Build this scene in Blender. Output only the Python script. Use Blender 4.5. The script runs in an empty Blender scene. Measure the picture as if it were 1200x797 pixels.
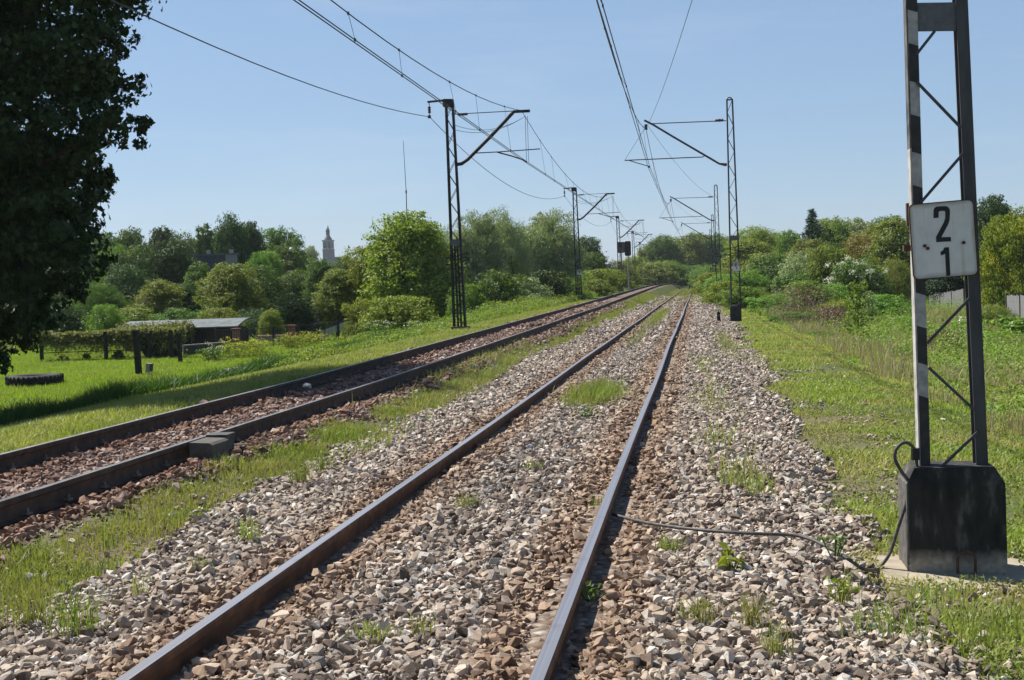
import bpy, bmesh, math, random
import numpy as np
from mathutils import Vector, Matrix

RNG = np.random.default_rng(7)
random.seed(7)
sc = bpy.context.scene
COL = sc.collection
R = math.radians

# ------------------------------------------------------------------ camera solve
F_PX, CX, CY = 1500.0, 600.0, 398.5
CAM = np.array([0.0, 0.0, 1.5])
_th = R(2.0)
_d = np.array([(816 - CX) / F_PX, (328 - CY) / F_PX, 1.0]); _d /= np.linalg.norm(_d)
_h = np.array([math.cos(_th), -math.sin(_th), 0.0]); _h -= _d * _h.dot(_d); _h /= np.linalg.norm(_h)
_u = np.cross(_h, _d)
if _u[1] > 0: _u = -_u
CM = np.stack([_h, _d, _u], 1)            # camera (x right, y down, z forward) = CM @ world


def ray(px, py):
    return CM.T @ np.array([(px - CX) / F_PX, (py - CY) / F_PX, 1.0])


def at(px, py, Y):                        # the point on a sight line at track distance Y
    r = ray(px, py); return Vector(CAM + r * (Y / r[1]))


def on_z(px, py, z):
    r = ray(px, py); return Vector(CAM + r * ((z - CAM[2]) / r[2]))


# ------------------------------------------------------------------ terrain
def sstep(a, b, x):
    t = np.clip((np.asarray(x, float) - a) / (b - a), 0, 1); return t * t * (3 - 2 * t)


def vnoise(x, y, s, seed=0):
    x = np.asarray(x, float) / s; y = np.asarray(y, float) / s
    xi = np.floor(x).astype(int); yi = np.floor(y).astype(int)
    fx = x - xi; fy = y - yi; fx = fx * fx * (3 - 2 * fx); fy = fy * fy * (3 - 2 * fy)

    def hsh(i, j):
        n = (i * 374761393 + j * 668265263 + seed * 974711) & 0x7fffffff
        n = ((n ^ (n >> 13)) * 1274126177) & 0x7fffffff
        return ((n ^ (n >> 16)) & 0xffff) / 65535.0
    a = hsh(xi, yi); b = hsh(xi + 1, yi); c = hsh(xi, yi + 1); d = hsh(xi + 1, yi + 1)
    return (a * (1 - fx) + b * fx) * (1 - fy) + (c * (1 - fx) + d * fx) * fy


RY = [-30, 0, 20, 50, 75, 140, 200, 260, 400]
RZ = [0.08, 0.10, 0.10, 0.32, 0.45, 0.80, 1.02, 1.05, 1.05]


def rise(y): return np.interp(y, RY, RZ)


LTX_Y = [-30, 8, 20, 40, 60, 90, 140, 185, 205, 230, 260]
LTX_X = [-5.72, -5.72, -5.72, -5.55, -5.45, -5.62, -5.8, -6.0, -5.6, -4.2, -1.5]


def ltx(y): return np.interp(y, LTX_Y, LTX_X)


XS = [-400, -60, -13.2, -12.0, -8.6, -7.1, -4.45, -3.8, -2.95, 0.25, 1.0, 3.0, 5.0, 8.0, 20, 60, 400]


def H(x, y):
    x = np.asarray(x, float); y = np.asarray(y, float)
    x, y = np.broadcast_arrays(x, y)
    rs = rise(y); far = sstep(60, 220, y)
    zs = [np.full_like(rs, -1.0), np.full_like(rs, -1.0), -1.0 + far * 0.5, -0.72 + far * .8, rs - .26, rs - .215, rs - .215,
          -.22 + (rs - .1) * .7, np.full_like(rs, -.15), np.full_like(rs, -.15), np.full_like(rs, -.30) + far * .1,
          -.36 + far * .1, -.75 + far * .2, -1.15 + far * .3, np.full_like(rs, -1.45), np.full_like(rs, -1.3), np.full_like(rs, -1.0)]
    out = np.zeros_like(rs)
    for k in range(len(XS) - 1):
        m = (x >= XS[k]) & (x < XS[k + 1])
        t = (x - XS[k]) / (XS[k + 1] - XS[k])
        out = np.where(m, zs[k] * (1 - t) + zs[k + 1] * t, out)
    side = np.clip((np.abs(x + 2) - 6) / 5, 0, 1)
    out = out + side * (vnoise(x, y, 3.1, 3) - .5) * .14
    return out


def Hf(x, y): return float(H(x, y))


# ------------------------------------------------------------------ materials
def mat(name, build):
    m = bpy.data.materials.new(name); m.use_nodes = True
    nt = m.node_tree; nt.nodes.clear()
    out = nt.nodes.new('ShaderNodeOutputMaterial')
    sh = build(nt)
    nt.links.new(sh, out.inputs['Surface'])
    return m


def N(nt, typ, **kw):
    n = nt.nodes.new(typ)
    for k, v in kw.items(): setattr(n, k, v)
    return n


def ramp(nt, fac, stops, interp='LINEAR'):
    r = N(nt, 'ShaderNodeValToRGB'); cr = r.color_ramp; cr.interpolation = interp
    while len(cr.elements) < len(stops): cr.elements.new(0.5)
    for e, (p, c) in zip(cr.elements, stops): e.position = p; e.color = (*c, 1)
    nt.links.new(fac, r.inputs['Fac']); return r.outputs['Color']


def noise(nt, scale, detail=4, vec=None, rough=.55):
    n = N(nt, 'ShaderNodeTexNoise'); n.inputs['Scale'].default_value = scale
    n.inputs['Detail'].default_value = detail; n.inputs['Roughness'].default_value = rough
    if vec is not None: nt.links.new(vec, n.inputs['Vector'])
    return n.outputs['Fac']


def objvec(nt, scale=None):
    c = N(nt, 'ShaderNodeTexCoord').outputs['Object']
    if scale is None: return c
    m = N(nt, 'ShaderNodeMapping'); m.inputs['Scale'].default_value = scale
    nt.links.new(c, m.inputs['Vector']); return m.outputs['Vector']


def mix(nt, fac, a, b, mode='MIX'):
    n = N(nt, 'ShaderNodeMix', data_type='RGBA', blend_type=mode)
    for i, v in ((0, fac), (6, a), (7, b)):
        if hasattr(v, 'is_linked'): nt.links.new(v, n.inputs[i])
        else: n.inputs[i].default_value = v if i == 0 else (*v, 1)
    return n.outputs[2]


def math_(nt, op, a, b=None):
    n = N(nt, 'ShaderNodeMath', operation=op)
    for i, v in enumerate((a, b)):
        if v is None: continue
        if hasattr(v, 'is_linked'): nt.links.new(v, n.inputs[i])
        else: n.inputs[i].default_value = v
    return n.outputs[0]


def bsdf(nt, col, rough=.8, metal=0.0, bump=None, strength=.3, dist=.01, spec=.3):
    b = N(nt, 'ShaderNodeBsdfPrincipled')
    if hasattr(col, 'is_linked'): nt.links.new(col, b.inputs['Base Color'])
    else: b.inputs['Base Color'].default_value = (*col, 1)
    if hasattr(rough, 'is_linked'): nt.links.new(rough, b.inputs['Roughness'])
    else: b.inputs['Roughness'].default_value = rough
    b.inputs['Metallic'].default_value = metal
    b.inputs['Specular IOR Level'].default_value = spec
    if bump is not None:
        bn = N(nt, 'ShaderNodeBump'); bn.inputs['Strength'].default_value = strength; bn.inputs['Distance'].default_value = dist
        nt.links.new(bump, bn.inputs['Height']); nt.links.new(bn.outputs[0], b.inputs['Normal'])
    return b.outputs[0]


def simple(name, c1, c2, scale=8, rough=.8, metal=0, bump=.2, spec=.3, stretch=None, dist=.01):
    def f(nt):
        v = objvec(nt, stretch)
        n = noise(nt, scale, 6, v)
        return bsdf(nt, ramp(nt, n, [(.3, c1), (.7, c2)]), rough, metal, n, bump, dist, spec)
    return mat(name, f)


def leaf_mat(name, c1, c2, trans=.3, tint=None, rough=.55, patch=None):
    """foliage: each leaf its own shade between c1 and c2, light passing through thin blades"""
    def f(nt):
        ri = N(nt, 'ShaderNodeNewGeometry').outputs['Random Per Island']
        oi = N(nt, 'ShaderNodeObjectInfo').outputs['Random']
        mid = tuple((a + b) / 2 for a, b in zip(c1, c2))
        col = ramp(nt, ri, [(0, c1), (.55, mid), (1, c2)])
        if patch:
            pos = N(nt, 'ShaderNodeNewGeometry').outputs['Position']
            pn = ramp(nt, noise(nt, patch[1], 3, pos), [(.42, (0, 0, 0)), (.62, (1, 1, 1))])
            col = mix(nt, math_(nt, 'MULTIPLY', pn, patch[2] if len(patch) > 2 else 1.0), col, patch[0])
        hs = N(nt, 'ShaderNodeHueSaturation')
        nt.links.new(math_(nt, 'ADD', math_(nt, 'MULTIPLY', oi, .3), .85), hs.inputs['Value'])
        nt.links.new(math_(nt, 'ADD', math_(nt, 'MULTIPLY', oi, .03), .485), hs.inputs['Hue'])
        nt.links.new(col, hs.inputs['Color']); col = hs.outputs['Color']
        p = bsdf(nt, col, rough, 0, spec=.25)
        t = N(nt, 'ShaderNodeBsdfTranslucent')
        tc = mix(nt, 1.0, col, (1.35, 1.5, .55), 'MULTIPLY')
        nt.links.new(tc, t.inputs['Color'])
        ms = N(nt, 'ShaderNodeMixShader'); ms.inputs[0].default_value = trans
        nt.links.new(p, ms.inputs[1]); nt.links.new(t.outputs[0], ms.inputs[2])
        return ms.outputs[0]
    return mat(name, f)


def stone_mat(name, stops, rust_x):
    def f(nt):
        g = N(nt, 'ShaderNodeNewGeometry')
        ri = g.outputs['Random Per Island']; pos = g.outputs['Position']
        col = ramp(nt, ri, stops, 'LINEAR')
        n1 = noise(nt, 38, 5, pos); n2 = noise(nt, 160, 4, pos)
        col = mix(nt, .55, col, ramp(nt, n1, [(.25, (.45, .43, .41)), (.75, (1.25, 1.24, 1.22))]), 'MULTIPLY')
        # rust and brake dust that lies along the rails
        sx = N(nt, 'ShaderNodeSeparateXYZ'); nt.links.new(pos, sx.inputs[0])
        tot = None
        for rx in rust_x:
            d = math_(nt, 'ABSOLUTE', math_(nt, 'SUBTRACT', sx.outputs[0], rx))
            k = math_(nt, 'SUBTRACT', 1.0, math_(nt, 'MULTIPLY', d, 2.1)); k = math_(nt, 'MAXIMUM', k, 0.0)
            tot = k if tot is None else math_(nt, 'MAXIMUM', tot, k)
        tot = math_(nt, 'MULTIPLY', tot, math_(nt, 'ADD', math_(nt, 'MULTIPLY', noise(nt, 3.5, 4, pos), 2.0), .15))
        tot = math_(nt, 'MINIMUM', tot, .48)
        col = mix(nt, tot, col, mix(nt, 1.0, (.86, .64, .46), col, 'MULTIPLY'))
        col = mix(nt, math_(nt, 'MULTIPLY', tot, .45), col, (.165, .090, .046))
        return bsdf(nt, col, .88, 0, n2, .5, .006, .25)
    return mat(name, f)


M = {}
STOPS = [(0, (.105, .080, .061)), (.12, (.18, .136, .106)), (.26, (.265, .198, .150)), (.40, (.335, .268, .210)), (.52, (.275, .25, .222)),
         (.64, (.40, .318, .235)), (.76, (.435, .365, .295)), (.90, (.49, .44, .375)), (1, (.62, .58, .52))]
STOPS_L = [(0, (.09, .06, .05)), (.25, (.18, .105, .075)), (.5, (.24, .15, .11)), (.75, (.30, .205, .165)), (.93, (.38, .30, .25)), (1, (.5, .45, .4))]
M['stone'] = stone_mat('ballast_stone', STOPS, (-.66, -2.29))
M['stone_left'] = stone_mat('brown_ballast_stone', STOPS_L, (-4.95, -6.5))


def ballast_build(stops, sc_):
    def f(nt):
        pos = N(nt, 'ShaderNodeNewGeometry').outputs['Position']
        v = N(nt, 'ShaderNodeTexVoronoi'); v.inputs['Scale'].default_value = sc_; nt.links.new(pos, v.inputs['Vector'])
        s = N(nt, 'ShaderNodeSeparateColor'); nt.links.new(v.outputs['Color'], s.inputs[0])
        col = ramp(nt, s.outputs[0], stops)
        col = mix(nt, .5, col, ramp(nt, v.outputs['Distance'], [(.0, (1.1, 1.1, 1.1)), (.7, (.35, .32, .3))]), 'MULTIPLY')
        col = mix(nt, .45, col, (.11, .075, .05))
        h = math_(nt, 'SUBTRACT', 1.0, v.outputs['Distance'])
        return bsdf(nt, col, .9, 0, h, .8, .04, .2)
    return f


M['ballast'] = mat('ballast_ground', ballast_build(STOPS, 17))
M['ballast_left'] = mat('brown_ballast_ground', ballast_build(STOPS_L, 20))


def ground_f(nt):
    pos = N(nt, 'ShaderNodeNewGeometry').outputs['Position']
    a = noise(nt, .35, 6, pos); b = noise(nt, 4.0, 6, pos); c = noise(nt, 30, 4, pos)
    col = ramp(nt, a, [(.35, (.050, .085, .018)), (.5, (.075, .105, .026)), (.66, (.12, .115, .045))])
    col = mix(nt, .5, col, ramp(nt, b, [(.3, (.5, .5, .45)), (.7, (1.35, 1.3, 1.15))]), 'MULTIPLY')
    sx = N(nt, 'ShaderNodeSeparateXYZ'); nt.links.new(pos, sx.inputs[0])
    d = math_(nt, 'ADD', math_(nt, 'ABSOLUTE', math_(nt, 'ADD', sx.outputs[0], 1.5)), math_(nt, 'MULTIPLY', math_(nt, 'SUBTRACT', b, .5), 4.0))
    soil = ramp(nt, math_(nt, 'DIVIDE', d, 10.0), [(.27, (1, 1, 1)), (.46, (0, 0, 0))])
    soil = math_(nt, 'MULTIPLY', soil, math_(nt, 'MINIMUM', 1.0, math_(nt, 'MAXIMUM', 0.0, math_(nt, 'DIVIDE', math_(nt, 'SUBTRACT', 110.0, sx.outputs[1]), 50.0))))
    col = mix(nt, soil, col, ramp(nt, c, [(.3, (.085, .068, .045)), (.7, (.20, .165, .115))]))
    return bsdf(nt, col, .95, 0, c, .7, .05, .1)


M['ground'] = mat('grassy_soil', ground_f)
M['dirt'] = simple('sandy_dirt', (.24, .2, .14), (.36, .31, .24), 9, .95, bump=.5)


def rail_side(nt):
    v = objvec(nt)
    n = noise(nt, 7, 6, v)
    return bsdf(nt, ramp(nt, n, [(.3, (.055, .030, .018)), (.55, (.11, .054, .028)), (.75, (.20, .09, .04))]), .8, 0, n, .3, .004, .25)


def rail_top(nt):
    pos = N(nt, 'ShaderNodeNewGeometry').outputs['Position']
    mp = N(nt, 'ShaderNodeMapping'); mp.inputs['Scale'].default_value = (60, .35, 1); nt.links.new(pos, mp.inputs[0])
    n = noise(nt, 1.0, 5, mp.outputs[0]); n2 = noise(nt, 5, 5, pos)
    col = ramp(nt, n, [(.3, (.25, .245, .26)), (.7, (.36, .36, .385))])
    col = mix(nt, ramp(nt, n2, [(.58, (0, 0, 0)), (.8, (.5, .5, .5))]), col, (.16, .09, .05))
    return bsdf(nt, col, .42, .75, n2, .08, .003, .5)


M['rail'] = mat('rusty_rail_steel', rail_side)
M['railtop'] = mat('worn_rail_head', rail_top)


def rail_top_dull(nt):
    pos = N(nt, 'ShaderNodeNewGeometry').outputs['Position']
    n2 = noise(nt, 6, 5, pos)
    return bsdf(nt, ramp(nt, n2, [(.3, (.13, .12, .115)), (.7, (.24, .23, .225))]), .5, .5, n2, .08, .003, .5)


M['railtop_left'] = mat('dull_rail_head', rail_top_dull)
M['rail_left'] = simple('black_rail_steel', (.030, .021, .016), (.095, .060, .040), 9, .75, bump=.3)
M['clip'] = simple('clip_steel', (.10, .08, .065), (.2, .17, .15), 20, .7)
M['steel'] = simple('dark_grey_steel', (.042, .041, .043), (.078, .077, .08), 14, .6, 0, .15, .35, (1, 1, .25))
M['steel_grey'] = simple('grey_plate_steel', (.09, .095, .10), (.14, .145, .15), 22, .6, 0, .15)
M['steel_black'] = simple('black_painted_steel', (.018, .018, .019), (.045, .042, .04), 9, .65, 0, .15)
M['wire'] = simple('wire_metal', (.03, .032, .035), (.05, .052, .055), 5, .5, .3, 0)
M['cable'] = simple('black_rubber_cable', (.04, .038, .036), (.11, .10, .095), 30, .6)
M['insul'] = simple('insulator_glaze', (.05, .03, .025), (.07, .045, .035), 5, .35)


def stripe_f(nt):
    v = objvec(nt)
    s = N(nt, 'ShaderNodeSeparateXYZ'); nt.links.new(v, s.inputs[0])
    # bands 0.215 m tall with edges that slope; lower part of the leg is all black
    t = math_(nt, 'ADD', s.outputs[2], math_(nt, 'MULTIPLY', s.outputs[0], .35))
    fr = math_(nt, 'FRACT', math_(nt, 'DIVIDE', math_(nt, 'ADD', t, STRIPE_OFF), .42))
    w = math_(nt, 'LESS_THAN', fr, .47)
    n = noise(nt, 16, 6, v)
    white = ramp(nt, n, [(.25, (.20, .195, .18)), (.6, (.40, .39, .37))])
    blk = ramp(nt, n, [(.3, (.022, .021, .021)), (.7, (.05, .047, .045))])
    hi = math_(nt, 'GREATER_THAN', t, .98)
    return bsdf(nt, mix(nt, math_(nt, 'MULTIPLY', w, hi), blk, white), .6, 0, n, .15, .004)


STRIPE_OFF = 0.255
M['stripe'] = mat('black_white_stripes', stripe_f)


def web_f(nt):
    v = objvec(nt); n = noise(nt, 14, 6, v); s = N(nt, 'ShaderNodeSeparateXYZ'); nt.links.new(v, s.inputs[0])
    col = mix(nt, math_(nt, 'GREATER_THAN', s.outputs[2], 2.55), ramp(nt, n, [(.3, (.26, .245, .22)), (.65, (.46, .44, .41))]), ramp(nt, n, [(.3, (.05, .048, .045)), (.7, (.15, .145, .14))]))  # white paint kept pale below as if sunlit, dark above
    return bsdf(nt, col, .7, 0, n, .15, .004)


M['web'] = mat('worn_white_lit_side', web_f)


def sign_f(nt):
    v = objvec(nt); n = noise(nt, 9, 6, v)
    s = N(nt, 'ShaderNodeSeparateXYZ'); nt.links.new(v, s.inputs[0])
    n2 = noise(nt, 1, 5, objvec(nt, (26, 1, 3)))
    col = ramp(nt, n, [(.25, (.55, .54, .505)), (.7, (.70, .69, .655))])
    col = mix(nt, ramp(nt, n2, [(.6, (0, 0, 0)), (.8, (.4, .4, .4))]), col, (.45, .36, .24))
    # dirt towards the rim of the enamel
    ex = math_(nt, 'DIVIDE', math_(nt, 'ABSOLUTE', s.outputs[0]), .183); ez = math_(nt, 'DIVIDE', math_(nt, 'ABSOLUTE', s.outputs[2]), .222)
    e = math_(nt, 'MAXIMUM', ex, ez)
    e = math_(nt, 'ADD', e, math_(nt, 'MULTIPLY', math_(nt, 'SUBTRACT', n, .5), .25))
    col = mix(nt, ramp(nt, e, [(.86, (0, 0, 0)), (1.0, (.75, .75, .75))]), col, (.28, .23, .17))
    # rust run under the right bolt
    dx = math_(nt, 'ABSOLUTE', math_(nt, 'SUBTRACT', s.outputs[0], .105))
    k = math_(nt, 'MULTIPLY', math_(nt, 'LESS_THAN', s.outputs[2], -.02), math_(nt, 'MAXIMUM', math_(nt, 'SUBTRACT', .38, math_(nt, 'MULTIPLY', dx, 22)), 0.0))
    col = mix(nt, k, col, (.33, .22, .1))
    return bsdf(nt, col, .4, 0, n, .05, .003, .4)


M['sign'] = mat('white_enamel', sign_f)
M['rust'] = simple('rusty_steel', (.05, .03, .022), (.11, .065, .042), 30, .85)
M['digit'] = simple('black_sign_paint', (.012, .012, .012), (.022, .022, .022), 9, .5)


def found_f(nt):
    v = objvec(nt); s = N(nt, 'ShaderNodeSeparateXYZ'); nt.links.new(v, s.inputs[0])
    n = noise(nt, 9, 8, objvec(nt, (1.6, 1.6, .5))); n2 = noise(nt, 30, 6, v)
    col = ramp(nt, n, [(.3, (.012, .012, .011)), (.55, (.032, .030, .027)), (.72, (.13, .12, .108))])
    # bitumen coat ends above the bare concrete foot; the left face is a paler grey
    foot = ramp(nt, math_(nt, 'ADD', s.outputs[2], math_(nt, 'MULTIPLY', n, .16)), [(.15, (1, 1, 1)), (.23, (0, 0, 0))])
    col = mix(nt, foot, col, ramp(nt, n2, [(.3, (.20, .18, .145)), (.7, (.36, .325, .265))]))
    left_face = math_(nt, 'LESS_THAN', math_(nt, 'ADD', s.outputs[0], math_(nt, 'MULTIPLY', n2, .03)), -.258)
    col = mix(nt, left_face, col, ramp(nt, n2, [(.3, (.05, .047, .042)), (.7, (.14, .13, .115))]))
    return bsdf(nt, col, .85, 0, n2, .35, .006)


M['found'] = mat('tarred_concrete', found_f)
M['concrete'] = simple('weathered_concrete', (.20, .195, .18), (.32, .31, .29), 14, .9, bump=.4)
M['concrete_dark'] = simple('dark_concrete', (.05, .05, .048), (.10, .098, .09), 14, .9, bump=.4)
M['troughgrey'] = simple('grey_cast_iron', (.060, .055, .045), (.11, .10, .084), 16, .85, bump=.3)
M['bark'] = simple('bark', (.05, .036, .026), (.11, .085, .065), 9, .95, bump=.8, stretch=(3, 3, .6), dist=.03)
M['wood_dark'] = simple('tarred_wood', (.018, .015, .012), (.04, .034, .028), 9, .9, bump=.4, stretch=(4, 4, .6))
M['wood_grey'] = simple('grey_weathered_boards', (.13, .13, .132), (.24, .235, .235), 6, .9, bump=.4, stretch=(7, 7, .5))
M['brick'] = None


def brick_f(nt):
    v = objvec(nt); b = N(nt, 'ShaderNodeTexBrick'); b.inputs['Scale'].default_value = 1.0
    b.inputs['Brick Width'].default_value = .25; b.inputs['Row Height'].default_value = .075; b.inputs['Mortar Size'].default_value = .008
    b.inputs['Color1'].default_value = (.30, .085, .05, 1); b.inputs['Color2'].default_value = (.22, .065, .042, 1); b.inputs['Mortar'].default_value = (.35, .31, .27, 1)
    cmb = N(nt, 'ShaderNodeCombineXYZ'); s = N(nt, 'ShaderNodeSeparateXYZ'); nt.links.new(v, s.inputs[0])
    nt.links.new(math_(nt, 'ADD', s.outputs[0], s.outputs[1]), cmb.inputs[0]); nt.links.new(s.outputs[2], cmb.inputs[1])
    nt.links.new(cmb.outputs[0], b.inputs['Vector'])
    return bsdf(nt, b.outputs['Color'], .9)


M['brick'] = mat('red_brick', brick_f)
M['felt'] = simple('grey_roofing_felt', (.085, .10, .105), (.16, .18, .18), 3, .9, bump=.2)
M['plaster'] = simple('grey_plaster', (.075, .075, .085), (.11, .11, .12), 3, .9, bump=.2)
M['dark_glass'] = simple('dark_window_glass', (.02, .025, .03), (.03, .035, .04), 3, .15, 0, 0, .5)
M['shedwall'] = simple('dark_shed_boards', (.035, .022, .018), (.07, .045, .036), 8, .9, bump=.3, stretch=(6, 6, .5))
M['whitewash'] = simple('pale_render', (.5, .5, .48), (.62, .61, .58), 4, .9)
M['pinkslab'] = simple('pink_paving', (.40, .27, .2), (.5, .36, .28), 7, .9)
M['sandstone'] = simple('church_brick', (.14, .115, .105), (.21, .18, .165), .6, .9)
M['copper'] = simple('dark_spire_copper', (.05, .06, .065), (.08, .09, .10), 1, .6)
M['tyre'] = simple('black_tyre_rubber', (.014, .014, .014), (.032, .031, .03), 20, .85, bump=.3)
M['signalblack'] = simple('signal_black', (.012, .012, .012), (.022, .022, .022), 8, .5)
M['signalbrown'] = simple('signal_back_brown', (.09, .07, .065), (.13, .105, .095), 5, .8)
M['lens'] = simple('dark_lens_glass', (.03, .012, .012), (.04, .02, .02), 5, .2)
M['whitepaint'] = simple('dirty_white_paint', (.5, .5, .48), (.66, .66, .63), 12, .7)
M['lampglass'] = simple('white_lamp_globe', (.75, .76, .78), (.82, .82, .83), 5, .4)

# foliage
G = dict(
    dark=leaf_mat('dark_green_leaf', (0.034, 0.063, 0.012), (0.071, 0.120, 0.026), .24),
    maple=leaf_mat('deep_maple_leaf', (0.016, 0.038, 0.010), (0.039, 0.078, 0.018), .16),
    mid=leaf_mat('mid_green_leaf', (0.068, 0.118, 0.019), (0.128, 0.194, 0.036), .28),
    fresh=leaf_mat('fresh_green_leaf', (0.110, 0.189, 0.025), (0.178, 0.278, 0.044), .32),
    olive=leaf_mat('yellow_olive_leaf', (0.130, 0.160, 0.027), (0.228, 0.254, 0.050), .30),
    lime=leaf_mat('lime_green_leaf', (0.144, 0.183, 0.023), (0.255, 0.289, 0.044), .34),
    silver=leaf_mat('silver_green_leaf', (0.186, 0.224, 0.104), (0.338, 0.382, 0.207), .22),
    bronze=leaf_mat('bronze_leaf', (0.171, 0.138, 0.037), (0.264, 0.209, 0.061), .28),
    spruce=leaf_mat('spruce_needle', (0.029, 0.061, 0.029), (0.061, 0.112, 0.050), .08),
    blossom=leaf_mat('white_blossom', (0.550, 0.560, 0.500), (0.720, 0.720, 0.680), .2),
    yellow=leaf_mat('yellow_blossom', (0.460, 0.400, 0.030), (0.620, 0.540, 0.060), .25),
    dead=leaf_mat('dead_brown_twig', (0.170, 0.115, 0.075), (0.300, 0.210, 0.150), .1),
    vine=leaf_mat('vine_leaf', (0.130, 0.140, 0.045), (0.280, 0.270, 0.110), .34),
    ivy=leaf_mat('ivy_leaf', (0.030, 0.048, 0.016), (0.080, 0.100, 0.035), .2),
    lawn=leaf_mat('lawn_blade', (0.160, 0.235, 0.026), (0.270, 0.340, 0.055), .40, patch=((.24, .25, .075), .9, .8)),
    verge=leaf_mat('dry_verge_blade', (0.242, 0.236, 0.079), (0.399, 0.367, 0.158), .32, patch=((.18, .22, .045), 1.4, .7)),
    strip=leaf_mat('strip_blade', (0.130, 0.180, 0.034), (0.270, 0.310, 0.085), .33, patch=((.31, .27, .12), 1.3, .65)),
    right=leaf_mat('right_verge_blade', (0.168, 0.216, 0.041), (0.324, 0.348, 0.096), .36, patch=((.30, .26, .12), .7, .9)),
    clover=leaf_mat('clover_leaf', (0.100, 0.155, 0.030), (0.190, 0.250, 0.060), .3, patch=((.24, .23, .09), .8, .6)),
    weed=leaf_mat('tall_weed_leaf', (0.112, 0.190, 0.031), (0.224, 0.314, 0.062), .32, patch=((.22, .24, .045), .5, .8)),
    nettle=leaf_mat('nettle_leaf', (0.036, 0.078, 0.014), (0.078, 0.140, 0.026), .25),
    straw=leaf_mat('dry_straw', (0.300, 0.240, 0.140), (0.440, 0.370, 0.240), .2),
)


# ------------------------------------------------------------------ scene helpers
def tag(o, label=None, cat=None, group=None, kind=None):
    if label: o['label'] = label
    if cat: o['category'] = cat
    if group: o['group'] = group
    if kind: o['kind'] = kind
    return o


def empty(name, loc, label, cat, group=None, rz=0.0):
    o = bpy.data.objects.new(name, None); COL.objects.link(o)
    o.location = loc; o.rotation_euler.z = rz; o.empty_display_size = .2
    return tag(o, label, cat, group)


def link_mesh(name, me, mats, parent=None):
    o = bpy.data.objects.new(name, me); COL.objects.link(o)
    for m in (mats if isinstance(mats, (list, tuple)) else [mats]): me.materials.append(m)
    if parent is not None: o.parent = parent
    return o


def copy_tree(o, parent=None):
    c = o.copy(); COL.objects.link(c); c.parent = parent
    for ch in o.children: copy_tree(ch, c)
    return c


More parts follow.
